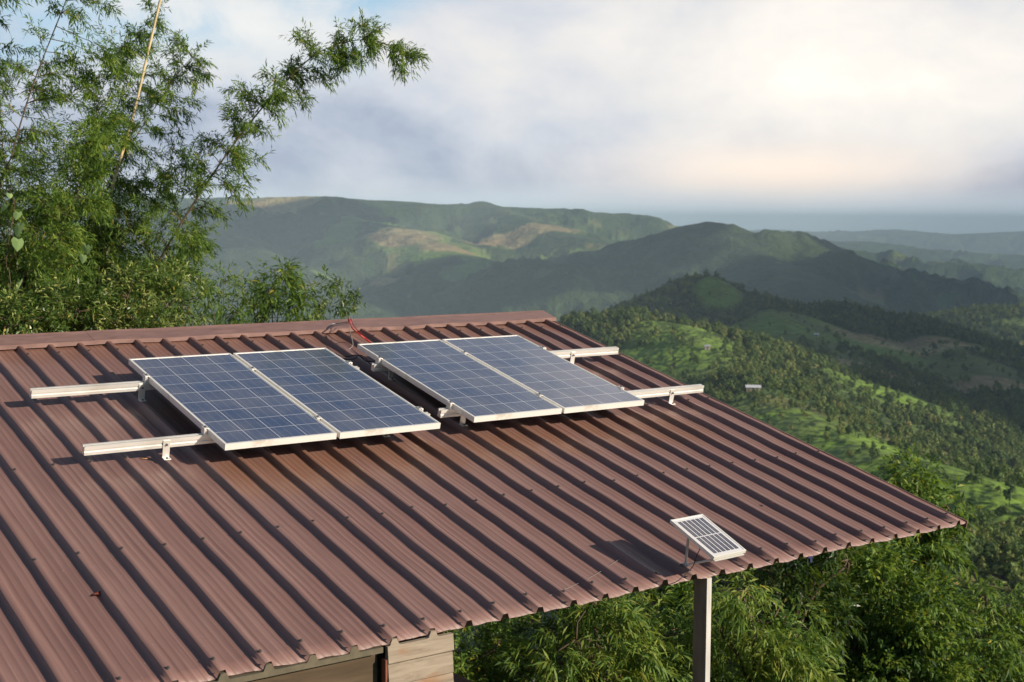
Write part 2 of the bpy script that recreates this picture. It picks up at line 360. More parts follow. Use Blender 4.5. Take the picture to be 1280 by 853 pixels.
RIDGES = [  # (slope, roundness m, noise amount, [(px,py,dist)...])
 ('A', .42, 60, 1.0, [(-700, 215, 6500), (-300, 222, 6300), (0, 238, 6000), (150, 246, 6000), (300, 249, 5900), (400, 247, 5900), (500, 252, 6000), (600, 258, 6000), (700, 263, 6000), (780, 268, 6100), (830, 280, 6200), (880, 300, 6300)]),
 ('A1', .45, 40, .8, [(380, 250, 5900), (440, 272, 5300), (500, 290, 4900), (560, 315, 4500), (640, 352, 4000), (700, 392, 3500)]),
 ('A2', .45, 40, .8, [(150, 240, 5900), (260, 285, 5000), (350, 330, 4300), (420, 375, 3700)]),
 ('A3', .45, 40, .8, [(600, 252, 6000), (680, 285, 5300), (770, 310, 4800), (830, 335, 4400)]),
 ('B', .36, 25, .8, [(600, 345, 4700), (700, 322, 4500), (780, 305, 4400), (830, 292, 4300), (860, 281, 4200), (885, 277, 4200), (912, 284, 4200), (950, 296, 4250), (1000, 309, 4300), (1060, 322, 4400), (1110, 334, 4500), (1170, 350, 4500), (1240, 370, 4500), (1320, 395, 4400)]),
 ('B1', .42, 30, .8, [(885, 279, 4200), (930, 310, 3900), (990, 345, 3500), (1060, 385, 3000)]),
 ('C', .30, 50, .8, [(860, 310, 6600), (940, 303, 6600), (985, 301, 6600), (1060, 315, 6500), (1120, 328, 6400), (1160, 331, 6300), (1195, 328, 6200), (1240, 335, 6200), (1290, 344, 6200), (1400, 352, 6200), (1800, 360, 6200)]),
 ('H', .22, 60, .5, [(860, 312, 9300), (930, 304, 9400), (1000, 300, 9500), (1080, 303, 9500), (1150, 311, 9500), (1230, 317, 9500), (1320, 321, 9500), (1500, 316, 9500), (1800, 312, 9500)]),
 ('K', .16, 90, .4, [(700, 296, 14500), (850, 293, 15000), (960, 287, 15000), (1040, 291, 15000), (1120, 287, 15000), (1190, 293, 15000), (1260, 290, 15000), (1360, 286, 15000), (1600, 289, 15000), (1900, 284, 15000)]),
 ('D', .55, 8, .55, [(640, 455, 1850), (740, 440, 1800), (790, 408, 1750), (830, 382, 1700), (858, 358, 1660), (872, 347, 1650), (888, 346, 1650), (908, 360, 1650), (935, 377, 1650), (965, 388, 1660), (1000, 386, 1700), (1040, 382, 1750), (1100, 390, 1800), (1160, 400, 1850), (1200, 425, 1850), (1280, 455, 1800), (1400, 500, 1700)]),
 ('D1', .38, 18, .5, [(935, 370, 1650), (985, 415, 1450), (1030, 455, 1250), (1080, 500, 1050), (1130, 560, 850)]),
 ('D2', .38, 18, .5, [(1130, 395, 1830), (1190, 430, 1600), (1250, 480, 1350), (1310, 540, 1100)]),
 ('E', .40, 30, .6, [(1060, 430, 2700), (1120, 408, 2600), (1170, 396, 2550), (1230, 387, 2500), (1300, 385, 2500), (1400, 380, 2600), (1700, 370, 2800)]),
 ('F', .36, 14, .4, [(480, 430, 1250), (640, 420, 1150), (700, 412, 1110), (740, 402, 1080), (800, 400, 1050), (850, 406, 1000), (890, 440, 900), (940, 486, 760), (1000, 523, 650), (1060, 553, 560), (1130, 575, 490), (1215, 603, 430), (1290, 660, 380)]),
 ('G', .32, 16, .4, [(700, 640, 330), (900, 610, 330), (1000, 640, 300), (1100, 700, 260)]),
]
segs = []
for nm, sl, rd, na, pts in RIDGES:
    Q = [P(*p) for p in pts]
    for A_, B_ in zip(Q[:-1], Q[1:]): segs.append((nm, sl, rd, na, A_, B_))
def height(x, y):
    x = np.asarray(x, float); y = np.asarray(y, float)
    dx = x-CAM[0]; dy = y-CAM[1]; r = np.hypot(dx, dy)
    side = dx*RH[0]+dy*RH[1]
    wx = (fbm(x, y, 420, 3, 51)-.5); wy = (fbm(x, y, 420, 3, 61)-.5)
    amp = np.clip(r/3000, .05, 1)*220
    X = x+wx*amp*np.clip((r-200)/400, 0, 1); Y = y+wy*amp*np.clip((r-200)/400, 0, 1)
    floor = -200-np.clip((r-900)/2100, 0, 1)*90-np.clip((r-6500)/6000, 0, 1)*190
    near = -0.85-np.clip(r-2, 0, 1e9)*.30-np.clip(r-16, 0, 1e9)*.14
    near = near+np.clip(-side, 0, 12)*.10
    rn = fbm(x, y, 520, 5, 3, True)-.5; rs = fbm(x, y, 90, 5, 23)-.5; rm = (fbm(x, y, 240, 4, 43, True)-.5)*np.clip((r-2400)/1200, 0, 1); rr = fbm(x, y, 160, 5, 33, True)-.55
    best = np.maximum(floor+40*(fbm(x, y, 700, 4, 9)-.5)*np.clip((r-500)/800, 0, 1), near)
    for nm, sl, rd, na, A_, B_ in segs:
        d = B_[:2]-A_[:2]; L2 = d@d
        t = np.clip(((X-A_[0])*d[0]+(Y-A_[1])*d[1])/L2, 0, 1)
        # crest itself follows the unwarped line closely
        t0 = np.clip(((x-A_[0])*d[0]+(y-A_[1])*d[1])/L2, 0, 1)
        e0 = np.hypot(x-(A_[0]+d[0]*t0), y-(A_[1]+d[1]*t0)); e1 = np.hypot(X-(A_[0]+d[0]*t), Y-(A_[1]+d[1]*t))
        k = np.clip(e0/300, 0, 1); e = e0*(1-k)+e1*k
        z = A_[2]+(B_[2]-A_[2])*t0
        hh = z-sl*(np.sqrt(e*e+rd*rd)-rd)
        hh = hh+na*np.clip(e/600, 0, 1)*((150+130*np.clip((r-3300)/900, 0, 1))*rn+120*rm*np.clip((r-2600)/800, 0, 1)+60*rm)+na*np.clip(e/160, .03, 1)*30*rr
        best = np.maximum(best, hh)
    best = np.where(best > 105, 105+(best-105)*.12, best)
    return best+rs*np.clip(r/1500, 0, 1)*8
# polar grid: fine inside the view, coarse elsewhere, reaching the horizon
ang_f = np.linspace(-31, 31, 1000); ang_c = np.linspace(31, 329, 110)[1:-1]
ang = np.radians(np.concatenate([ang_f, ang_c]))+YAW
rad = np.concatenate([np.linspace(.6, 20, 24), np.geomspace(21, 300, 60)[0:], np.geomspace(304, 7500, 420), np.geomspace(7560, 18000, 130), np.geomspace(18500, 90000, 30)])
AA, RR = np.meshgrid(ang, rad); GX = CAM[0]+RR*np.sin(AA); GY = CAM[1]+RR*np.cos(AA); GZ = height(GX, GY)
nr, nc = GX.shape
V = np.stack([GX, GY, GZ], -1).reshape(-1, 3)
I = np.arange(nr-1)[:, None]*nc; J = np.arange(nc)[None, :]; J2 = (J+1) % nc
Q = np.stack([I+J, I+nc+J, I+nc+J2, I+J2], -1).reshape(-1, 4)
V = np.vstack([V, [[CAM[0], CAM[1], float(height(CAM[0], CAM[1]))]]]); cidx = len(V)-1
def cover(x, y):
    """1 = closed woods, 0 = grass and fields"""
    f = fbm(x, y, 260, 4, 77)*.6+fbm(x, y, 60, 4, 87)*.4
    return f
def blobs(x, y, L):
    s = np.zeros_like(x)
    for px, py, dist, ra, rb in L:     # patch around a point; ra across the view, rb along it
        q = P(px, py, dist); dx = x-q[0]; dy = y-q[1]
        s_ = dx*RH[0]+dy*RH[1]; f_ = dx*FH[0]+dy*FH[1]
        s = np.maximum(s, np.exp(-((s_/ra)**2+(f_/rb)**2)))
    return s
GRASS = [(845, 402, 1000, 34, 50), (875, 415, 950, 28, 45), (830, 455, 880, 40, 60), (1075, 410, 1600, 60, 40), (830, 455, 900, 40, 60), (990, 540, 620, 45, 70), (1030, 560, 560, 55, 80), (1080, 575, 510, 55, 80), (1130, 585, 470, 45, 70), (1180, 600, 440, 34, 60),
         (985, 425, 1480, 40, 70), (900, 368, 1620, 28, 40), (1090, 440, 1500, 60, 70), (1100, 520, 1000, 40, 60), (950, 440, 1200, 40, 60), (870, 445, 930, 22, 30)]
TAN = [(1130, 430, 1600, 90, 70), (1090, 490, 1250, 60, 60), (505, 300, 4850, 150, 230), (560, 318, 4600, 110, 120), (340, 262, 5700, 220, 200), (620, 300, 5200, 160, 160), (1240, 480, 1350, 40, 60), (470, 335, 4300, 90, 90), (680, 290, 5300, 150, 120)]
PALE = [(540, 305, 4900, 70, 300), (590, 330, 4500, 60, 260), (420, 300, 5000, 90, 260), (410, 340, 4300, 60, 150), (470, 280, 5300, 120, 150), (540, 325, 4500, 120, 120), (745, 322, 4700, 160, 120), (600, 345, 4200, 120, 120)]
vx, vy = V[:, 0], V[:, 1]; vr = np.hypot(vx-CAM[0], vy-CAM[1])
cov = cover(vx, vy)+.02; gr = blobs(vx, vy, GRASS)+.9*blobs(vx, vy, PALE); tn = blobs(vx, vy, TAN)
cov = cov+.03*np.clip((vr-2500)/1500, 0, 1)
wood = np.clip((cov+.07*np.clip((vr-2300)/900, 0, 1)-.445-gr*.55-tn*.45)/.035+.5, 0, 1)  # extra woods far off darken the range in place of cloud shade
mg, n, o = material('terrain_cover')
geo = n.new('ShaderNodeNewGeometry').outputs['Position']
wd = n.new('ShaderNodeAttribute', attribute_name='wood').outputs['Fac']; ta = n.new('ShaderNodeAttribute', attribute_name='tan').outputs['Fac']
ga = n.new('ShaderNodeAttribute', attribute_name='grass').outputs['Fac']
wn = n.noise(geo, .004, 4, .5, 0, 1)
wv = n.new('ShaderNodeVectorMath', operation='MULTIPLY_ADD'); n.put(wv.inputs[0], wn); wv.inputs[1].default_value = (130, 130, 60); n.put(wv.inputs[2], geo)
vo = n.new('ShaderNodeTexVoronoi', feature='F1'); n.put(vo.inputs['Vector'], wv.outputs[0]); vo.inputs['Scale'].default_value = .0075
fc = n.xyz(vo.outputs['Color'])
tex = n.noise(geo, .06, 6, .65); mid = n.noise(geo, .011, 5, .6); sml = n.noise(geo, 1.6, 3, .6); tex2 = n.noise(geo, .5, 4, .6); big = n.noise(geo, .0016, 3, .5)
# terraces and planting rows on the fields
wav = n.new('ShaderNodeTexWave', wave_type='BANDS', bands_direction='Z'); n.put(wav.inputs['Vector'], geo); wav.inputs['Scale'].default_value = .16; wav.inputs['Distortion'].default_value = 4; wav.inputs['Detail'].default_value = 3
fields = n.ramp(fc[0], [(0, (.060, .105, .028)), (.35, (.095, .150, .034)), (.62, (.130, .180, .045)), (.84, (.16, .150, .055)), (1, (.17, .115, .060))])
fields = n.mix(n.smooth(ga, .15, .6), fields, (.150, .250, .034))
fields = n.mix(n.smooth(ta, .25, .6), fields, n.mix(fc[1], (.290, .190, .095), (.40, .33, .15)))
fields = n.mix(n.mul(n.smooth(wav.outputs[1], .35, .7), .25), fields, (.050, .085, .025))
fields = n.mix(n.mul(n.smooth(tex, .50, .68), .5), fields, (.040, .070, .022))
woods = n.ramp(n.add(n.mul(tex, .65), n.mul(tex2, .35)), [(.34, (.014, .030, .012)), (.50, (.030, .058, .019)), (.66, (.060, .092, .026))])
fields = n.mix(n.mul(n.smooth(n.add(n.mul(tex2, .5), n.mul(sml, .5)), .48, .62), .40), fields, (.055, .085, .026))
fields = n.mix(n.mul(n.smooth(mid, .5, .62), .35), fields, (.10, .105, .045))
woods = n.mix(n.mul(n.smooth(mid, .46, .60), .6), woods, (.065, .100, .032))
woods = n.mix(n.smooth(big, .45, .65), woods, n.mix(.5, woods, (.045, .075, .025)))
rr = n.new('ShaderNodeVectorMath', operation='LENGTH'); n.put(rr.inputs[0], geo)
col = n.mix(wd, fields, woods)
plain = n.mix(n.smooth(n.noise(geo, .0003, 4, .6), .4, .6), (.30, .32, .27), (.52, .50, .44))  # pale lowland colour stands in for bright mist over the plain
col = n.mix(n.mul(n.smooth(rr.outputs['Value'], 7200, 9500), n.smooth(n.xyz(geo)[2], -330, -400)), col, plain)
hgt = n.add(n.mul(mid, 55.0), n.mul(tex, n.add(4.0, n.mul(wd, 18))), n.mul(tex2, n.add(.3, n.mul(wd, 2.0))))
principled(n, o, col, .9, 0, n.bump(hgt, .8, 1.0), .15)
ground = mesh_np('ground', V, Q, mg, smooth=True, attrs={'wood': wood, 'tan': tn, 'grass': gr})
import bmesh
bm = bmesh.new(); bm.from_mesh(ground.data); bm.verts.ensure_lookup_table()
for j in range(nc): bm.faces.new((bm.verts[j], bm.verts[(j+1) % nc], bm.verts[cidx])).smooth = True
bm.normal_update(); bm.to_mesh(ground.data); bm.free()
tag(ground, 'green and brown hills and valley falling away from the house', kind='structure')

# air between the camera and the far hills
hz, n, o = material('hazy_air')
pv = n.new('ShaderNodeVolumePrincipled'); pv.inputs['Color'].default_value = (.65, .855, 1.0, 1); pv.inputs['Density'].default_value = 0.74e-4; pv.inputs['Anisotropy'].default_value = -.35
n.l.new(pv.outputs[0], o.inputs['Volume'])
zt = float(GZ.max())+6; zb = float(GZ.min())-2
hazebox = MB().box((-33500, -39500, zb), (29000+2000, 25000, zt)).build('haze', hz)
hazebox.location = (0, 0, 0)
for v_ in hazebox.data.vertices: v_.co.x = math.copysign(92000, v_.co.x)+CAM[0]; v_.co.y = math.copysign(92000, v_.co.y+5000)+CAM[1]
tag(hazebox, 'thin pale blue haze lying over the hills and valley', 'haze', kind='stuff')

# unseen clouds placed towards the sun to shade the valley and far range
mcl, n, o = material('cloud_white')
pc = principled(n, o, (.82, .83, .85), 1.0, 0, None, 0)
def cloud(label, px, dist, ra, rb, seed, H=1350.):
    G = P(px, 330, dist); G[2] = -120.; c_ = G+SUN*(H/SUN[2])
    bmc = bmesh.new(); bmesh.ops.create_icosphere(bmc, subdivisions=5, radius=1.0)
    vv = np.array([v.co[:] for v in bmc.verts])
    aa_ = np.arctan2(vv[:, 1], vv[:, 0]); k_ = .72+.75*(fbm(np.cos(aa_)*2+9+seed, np.sin(aa_)*2+5, 1.0, 4, seed)-.4)+.35*(fbm(vv[:, 0]*4+seed, vv[:, 1]*4+vv[:, 2]*3, 1.0, 4, seed+5)-.5)
    hh_ = vv[:, 2]*150*(.5+1.2*fbm(vv[:, 0]*3+seed, vv[:, 1]*3, 1.0, 4, seed+9)); hh_ = np.where(hh_ < 0, hh_*.25, hh_)
    W3 = (vv[:, 0]*ra*k_)[:, None]*RH+(vv[:, 1]*rb*k_)[:, None]*FH; W3[:, 2] += hh_
    for v, q in zip(bmc.verts, W3): v.co = q
    me_ = bpy.data.meshes.new('cloud'); bmc.to_mesh(me_); bmc.free(); me_.polygons.foreach_set('use_smooth', [True]*len(me_.polygons)); me_.materials.append(mcl)
    ob = bpy.data.objects.new('cloud', me_); COL.objects.link(ob); ob.location = tuple(c_); tag(ob, label, kind='structure')
cloud('unseen white cloud shading the right side of the valley', 1260, 1600, 190, 780, 3)
cloud('unseen white cloud shading the hills at the right edge', 1240, 3500, 700, 900, 8)
cloud('unseen white cloud shading the left end of the far range', 290, 5200, 620, 900, 14)
cloud('unseen white cloud shading the middle of the far range', 730, 3900, 420, 620, 21)
cloud('unseen white cloud shading the right end of the far range', 1000, 4600, 600, 450, 27)

# ------------------------------------------------------------------ foliage machinery
def unit(v): return v/(np.linalg.norm(v, axis=-1, keepdims=True)+1e-9)
class Leaves:
    def __init__(s): s.V = []; s.R = []
    def twigs(s, Pp, D, tl, nl, ll, lw, droop=.5, spread=.8, jit=.3, tone=.5, tvar=.25):
        """leaves along many twigs at once"""
        Pp = np.asarray(Pp, float); D = unit(np.asarray(D, float)); n_ = len(Pp)
        if n_ == 0: return
        t = (np.arange(nl)+.6)/nl; tlv = tl*rng.uniform(.7, 1.25, (n_, 1, 1))
        base = Pp[:, None]+D[:, None]*tlv*t[None, :, None]; base[..., 2] -= (droop*.35*tl*t*t)[None]
        sd = unit(np.cross(D, rng.normal(size=(n_, 3)))); up = np.cross(sd, D)
        sg = np.where(np.arange(nl) % 2, 1., -1.)[None, :, None]
        fan = spread*(1-.55*t)[None, :, None]
        d = D[:, None]*(1-.35*fan)+sd[:, None]*sg*fan+rng.normal(size=(n_, nl, 3))*jit; d[..., 2] -= droop*rng.uniform(.4, 1.3, (n_, nl))
        d = unit(d).reshape(-1, 3); b = base.reshape(-1, 3)
        l = ll*rng.uniform(.65, 1.25, (len(b), 1)); wv_ = unit(np.cross(d, rng.normal(size=(len(b), 3))*.7+np.array([0, 0, 1.])))*lw*rng.uniform(.75, 1.2, (len(b), 1))/2
        nn = np.cross(wv_, d)*.6
        mid = b+d*l*.42; tip = b+d*l; tip[:, 2] -= .16*l[:, 0]
        s.V.append(np.stack([b, mid+wv_+nn, tip, mid-wv_+nn], 1).reshape(-1, 3))
        tw = (tone+rng.normal(size=(n_, 1))*tvar*.7+rng.normal(size=(n_, nl))*tvar*.6).reshape(-1)
        tw = np.where(rng.random(len(tw)) < .012, .99, np.clip(tw, 0, .955))
        s.R.append(np.repeat(tw, 4))
    def build(s, name, mat, parent):
        V_ = np.concatenate(s.V); R_ = np.concatenate(s.R)
        return mesh_np(name, V_, np.arange(len(V_)).reshape(-1, 4), mat, parent, attrs={'rnd': R_}, smooth=False)

def bamboo(label, ctrl, r0, leaf_from=.25, blen=.75, nodes=34, per=3, tone=.5, culm_mat=None, leafy=1.0, name='bamboo_stalk', ll=.072, group='bamboo stalks behind the roof ridge', endfade=1.0, droop=.55):
    """ctrl: world points of the culm from the ground up"""
    c_ = spline(ctrl, 400); sl = np.concatenate([[0], np.cumsum(np.linalg.norm(np.diff(c_, axis=0), axis=1))]); qq = np.linspace(0, sl[-1], 60)
    c_ = np.stack([np.interp(qq, sl, c_[:, i]) for i in range(3)], 1); base = c_[0]
    root = empty(name, base); tag(root, label, 'bamboo', group)
    m_ = MB(); rr_ = [r0*(1-.85*i/59) for i in range(60)]
    for i in range(60):
        if i % 6 == 3: rr_[i] *= 1.18
    m_.tube(c_, rr_, 7); m_.build('culm', culm_mat or mculm, root, True)
    L = Leaves(); T = MB(); TP = []; TD = []
    tang = unit(np.gradient(c_, axis=0))
    for k in range(nodes):
        s_ = leaf_from+(1-leaf_from)*(k+.5)/nodes; i = min(int(s_*59), 58); p0 = c_[i]; tg = tang[i]
        for q in range(per):
            if random.random() > leafy*(1-.20*s_*s_*endfade): continue
            side = unit(np.cross(tg, rng.normal(size=3)))
            d0 = unit(side*1.0+tg*random.uniform(.15, .8)+np.array([0, 0, random.uniform(-.1, .35)]))
            Lb = blen*(1-.62*max(0, (s_-.45)/.55)*endfade)*random.uniform(.55, 1.15)
            npt = 7; pts = [p0]; dd = d0.copy()
            for j in range(npt):
                dd = unit(dd+np.array([0, 0, -.085*droop/.55])+rng.normal(size=3)*.09); pts.append(pts[-1]+dd*Lb/npt)
            T.tube(pts, [.0045*(1-.75*j/npt)*r0/.02+.0008 for j in range(npt+1)], 3)
            for j in range(2, npt+1):
                for h in range(2 if j < npt else 3):
                    sd_ = unit(rng.normal(size=3)); dv = unit(pts[j]-pts[j-1])
                    TP.append(pts[j]-dv*random.uniform(0, Lb/npt)); TD.append(unit(dv*.9+sd_*.75))
    # leader tuft
    for k in range(10): TP.append(c_[59-k//3]); TD.append(unit(tang[58]+rng.normal(size=3)*.45))
    TP = np.array(TP); TD = np.array(TD)
    L.twigs(TP, TD, .13, 8, ll, .0125, .22, .85, .30, tone, .26)
    half = rng.random(len(TP)) < .5; TP = TP[half]; TD = TD[half]
    L.twigs(TP-TD*.05, unit(TD+rng.normal(size=TD.shape)*.5), .10, 7, ll*.85, .012, .22, .9, .35, tone-.08, .24)
    T.build('branches', culm_mat or mculm, root)
    L.build('foliage', lf_bamboo, root)
    return root

def tree(label, base, clumps, mat, ll=.11, lw=.022, tl=.2, nl=8, dens=1.0, droop=.5, tone=.5, tvar=.25, trunk_r=.08, name='leafy_tree', cat='tree', group='trees below the eave', inner=.25, spread=.8, bark=None):
    """clumps: list of (point, radius)"""
    base = np.array(base, float); root = empty(name, base); tag(root, label, cat, group)
    T = MB(); L = Leaves()
    cen = np.mean([c_[0] for c_ in clumps], 0); fork = base*.45+cen*.55; fork[2] = base[2]+(cen[2]-base[2])*.6
    T.tube(spline([base, base*.6+fork*.4+rng.normal(size=3)*.08, fork], 10), [trunk_r*(1-.05*i) for i in range(10)], 8)
    for p, r in clumps:
        p = np.array(p, float); mid = (fork+p)/2+rng.normal(size=3)*.12*r+np.array([0, 0, .1*r])
        T.tube(spline([fork, mid, p+rng.normal(size=3)*.1*r], 8), [trunk_r*.55*(1-.11*i) for i in range(8)], 6)
        for k in range(5):
            q = p+unit(rng.normal(size=3))*r*.6; T.tube([p, (p+q)/2+rng.normal(size=3)*.07*r, q], [trunk_r*.16, trunk_r*.1, trunk_r*.04], 4)
        n_ = int(dens*420*r*r/(ll/.11)**1.6*(8/nl))+20
        # sub-bunches make the surface lumpy and leave gaps
        nb = max(5, int(16*r)); bd = unit(rng.normal(size=(nb, 3))); bd[:, 2] = bd[:, 2]*.8+.12
        bc = p+bd*r*rng.uniform(.45, .95, (nb, 1)); br_ = r*rng.uniform(.20, .40, nb); bt = rng.normal(size=nb)*.12
        k = rng.integers(0, nb, n_); dv = unit(rng.normal(size=(n_, 3))); pos = bc[k]+dv*(br_[k][:, None])*rng.uniform(inner, 1, (n_, 1))**.6
        D_ = unit(dv*.9+unit(pos-p)*.7+np.array([0, 0, .1])+rng.normal(size=(n_, 3))*.35)
        for h in range(3):
            mk = (k % 3) == h
            L.twigs(pos[mk], D_[mk], tl, nl, ll, lw, droop, spread, .28, tone+bt[h % nb]+.04*(h-1), tvar)
    T.build('trunk', bark or mbark, root, True)
    L.build('crown', mat, root)
    return root

# ------------------------------------------------------------------ hillside trees
def hill_tree_mesh(kind, seed):
    r_ = np.random.default_rng(seed); Vv = []; Rv = []
    if kind == 'round': nb, H, W_ = 9, 9., 3.6
    elif kind == 'tall': nb, H, W_ = 10, 12., 2.9
    else: nb, H, W_ = 7, 5., 3.0
    cs = []
    for i in range(nb):
        t = i/(nb-1); h = H*(.30+.60*t); w_ = W_*(1-.55*t*t)*r_.uniform(.75, 1.2)
        a_ = r_.uniform(0, 6.28); rr = w_*r_.uniform(.25, .75); cs.append((np.array([rr*math.cos(a_), rr*math.sin(a_), h]), w_*r_.uniform(.42, .68)))
    for c_, r0 in cs:
        m = int(46); dv = r_.normal(size=(m, 3)); dv /= np.linalg.norm(dv, axis=1)[:, None]
        pos = c_+dv*r0*r_.uniform(.6, 1.1, (m, 1))*np.array([1, 1, .85])
        t1 = np.cross(dv, r_.normal(size=(m, 3))); t1 /= np.linalg.norm(t1, axis=1)[:, None]; t2 = np.cross(dv, t1)
        t1 = t1+dv*r_.uniform(-.5, .5, (m, 1)); s_ = r0*r_.uniform(.20, .40, (m, 1))
        Vv.append(np.stack([pos-t1*s_, pos+t2*s_*.8, pos+t1*s_, pos-t2*s_*.8], 1).reshape(-1, 3)); Rv.append(np.repeat(np.clip(.5+r_.normal()*.12+r_.normal(size=m)*.16, 0, 1), 4))
    V_ = np.concatenate(Vv); R_ = np.concatenate(Rv); Fq = np.arange(len(V_)).reshape(-1, 4)
    # trunk: four-sided taper
    tr = np.array([[.22*math.cos(a_)*(1 if z == 0 else .5), .22*math.sin(a_)*(1 if z == 0 else .5), z] for z in (0, H*.78) for a_ in (0, 1.57, 3.14, 4.71)])
    b_ = len(V_); V_ = np.vstack([V_, tr]); R_ = np.concatenate([R_, np.full(8, .1)]); Fq = np.vstack([Fq, [[b_+i, b_+(i+1) % 4, b_+4+(i+1) % 4, b_+4+i] for i in range(4)]])
    return V_, Fq, R_
protos = []
src = bpy.data.collections.new('tree_kinds')
for i, kd in enumerate(['round', 'round', 'tall', 'bush', 'tall']):
    V_, Q_, R_ = hill_tree_mesh(kd, 100+i); ob = mesh_np('hill_tree', V_, Q_, lf_hill, attrs={'rnd': R_}); COL.objects.unlink(ob); src.objects.link(ob); protos.append(ob)
# candidate positions, denser near; woods only, plus a few singles on the grass
NP = 270000
r_ = np.sqrt(rng.uniform(150**2, 2700**2, NP)); r_ = np.where(rng.random(NP) < .62, rng.uniform(150, 1300, NP), r_)
aa = YAW+np.radians(rng.uniform(-5, 27, NP)); tx = CAM[0]+r_*np.sin(aa); ty = CAM[1]+r_*np.cos(aa); tz = height(tx, ty)
cv = cover(tx, ty)+.02-.445-.55*(blobs(tx, ty, GRASS))-.45*blobs(tx, ty, TAN)
pr = np.clip(cv/.05+.45, .05, 1)
gq = blobs(tx, ty, GRASS); pr = np.where(gq > .45, .012, pr)
keep = (rng.random(NP) < pr)
X3 = np.stack([tx, ty, tz+4], -1); pxv, pyv, zv = project(X3)
keep &= (pxv > 640) & (pxv < 1420) & (pyv < 900) & (zv > 0)
idx = np.where(keep)[0]
# terrain occlusion test along the line of sight
def visible(i):
    q = X3[i]; t = np.linspace(.12, .97, 50); L_ = CAM[None]+(q-CAM)[None]*t[:, None]
    return np.all(height(L_[:, 0], L_[:, 1]) < L_[:, 2]+2)
def roof_hides(px, py):
    # below the gable edge line or the eave
    return (py > 390+(px-672)*.486-2) & (py < 896-.206*px+4) & (px < 1206)
hid = roof_hides(pxv[idx], pyv[idx]); idx = idx[~hid]
T_ = np.linspace(.2, .96, 22)
LL = CAM[None, None]+(X3[idx]-CAM)[:, None]*T_[None, :, None]
hv = height(LL[..., 0], LL[..., 1]); vis = np.all(hv < LL[..., 2]+3, axis=1)
idx = idx[vis]
sc = np.exp(rng.normal(-.72, .38, len(idx))).clip(.16, 1.0)*np.clip(r_[idx]/900, .75, 1.1); kind_i = rng.choice([0, 1, 2, 3, 4, 0, 1, 3], len(idx)); rot = rng.uniform(0, 6.28, len(idx))
size = sc*np.array([9, 9, 14, 5, 14])[kind_i]/zv[idx]; inview = (pxv[idx] < 1275) & (pyv[idx] < 760)
order = np.argsort(-(size*inview)); big_i = order[:300]; rest = order[300:]
LBL = ['round-crowned green tree on the wooded hillside beyond the roof', 'broad leafy tree on the wooded hillside beyond the roof', 'tall narrow tree on the wooded hillside beyond the roof', 'low bushy tree on the wooded hillside beyond the roof', 'tall slender tree with loose crown on the wooded hillside']
for q in big_i:
    i = idx[q]; k = kind_i[q]; ob = bpy.data.objects.new('hill_tree', protos[k].data); COL.objects.link(ob)
    ob.location = (tx[i], ty[i], tz[i]-.3); ob.scale = (sc[q],)*3; ob.rotation_euler = (0, 0, rot[q])
    tag(ob, LBL[k], 'tree', ['round-crowned trees', 'broad leafy trees', 'tall narrow trees', 'low bushy trees', 'tall slender trees'][k]+' on the hillside')
# the rest as one wood
pts = np.stack([tx[idx[rest]], ty[idx[rest]], tz[idx[rest]]-.3], -1)
me = bpy.data.meshes.new('forest'); me.vertices.add(len(pts)); me.vertices.foreach_set('co', pts.astype(np.float32).ravel())
for an, av, ty_ in (('scl', sc[rest], 'FLOAT'), ('rot', rot[rest], 'FLOAT'), ('kid', kind_i[rest], 'INT')):
    A = me.attributes.new(an, ty_, 'POINT'); A.data.foreach_set('value', av.astype(np.float32 if ty_ == 'FLOAT' else np.int32))
fo = bpy.data.objects.new('forest', me); COL.objects.link(fo); tag(fo, 'woods of many small trees covering the far hillsides', 'forest', kind='stuff')
ng = bpy.data.node_groups.new('scatter', 'GeometryNodeTree'); ng.interface.new_socket('Geometry', in_out='INPUT', socket_type='NodeSocketGeometry'); ng.interface.new_socket('Geometry', in_out='OUTPUT', socket_type='NodeSocketGeometry')
gi = ng.nodes.new('NodeGroupInput'); go = ng.nodes.new('NodeGroupOutput'); ip = ng.nodes.new('GeometryNodeInstanceOnPoints'); ci = ng.nodes.new('GeometryNodeCollectionInfo')
ci.inputs['Collection'].default_value = src; ci.inputs['Separate Children'].default_value = True; ci.inputs['Reset Children'].default_value = True
def nattr(nm, ty_):
    x = ng.nodes.new('GeometryNodeInputNamedAttribute'); x.data_type = ty_; x.inputs['Name'].default_value = nm; return x.outputs['Attribute']
cx_ = ng.nodes.new('ShaderNodeCombineXYZ'); ng.links.new(nattr('rot', 'FLOAT'), cx_.inputs[2])
ng.links.new(gi.outputs[0], ip.inputs['Points']); ng.links.new(ci.outputs[0], ip.inputs['Instance']); ip.inputs['Pick Instance'].default_value = True
ng.links.new(nattr('kid', 'INT'), ip.inputs['Instance Index']); ng.links.new(cx_.outputs[0], ip.inputs['Rotation']); ng.links.new(nattr('scl', 'FLOAT'), ip.inputs['Scale'])
ng.links.new(ip.outputs[0], go.inputs[0])
md = fo.modifiers.new('scatter', 'NODES'); md.node_group = ng
print('trees', len(idx))

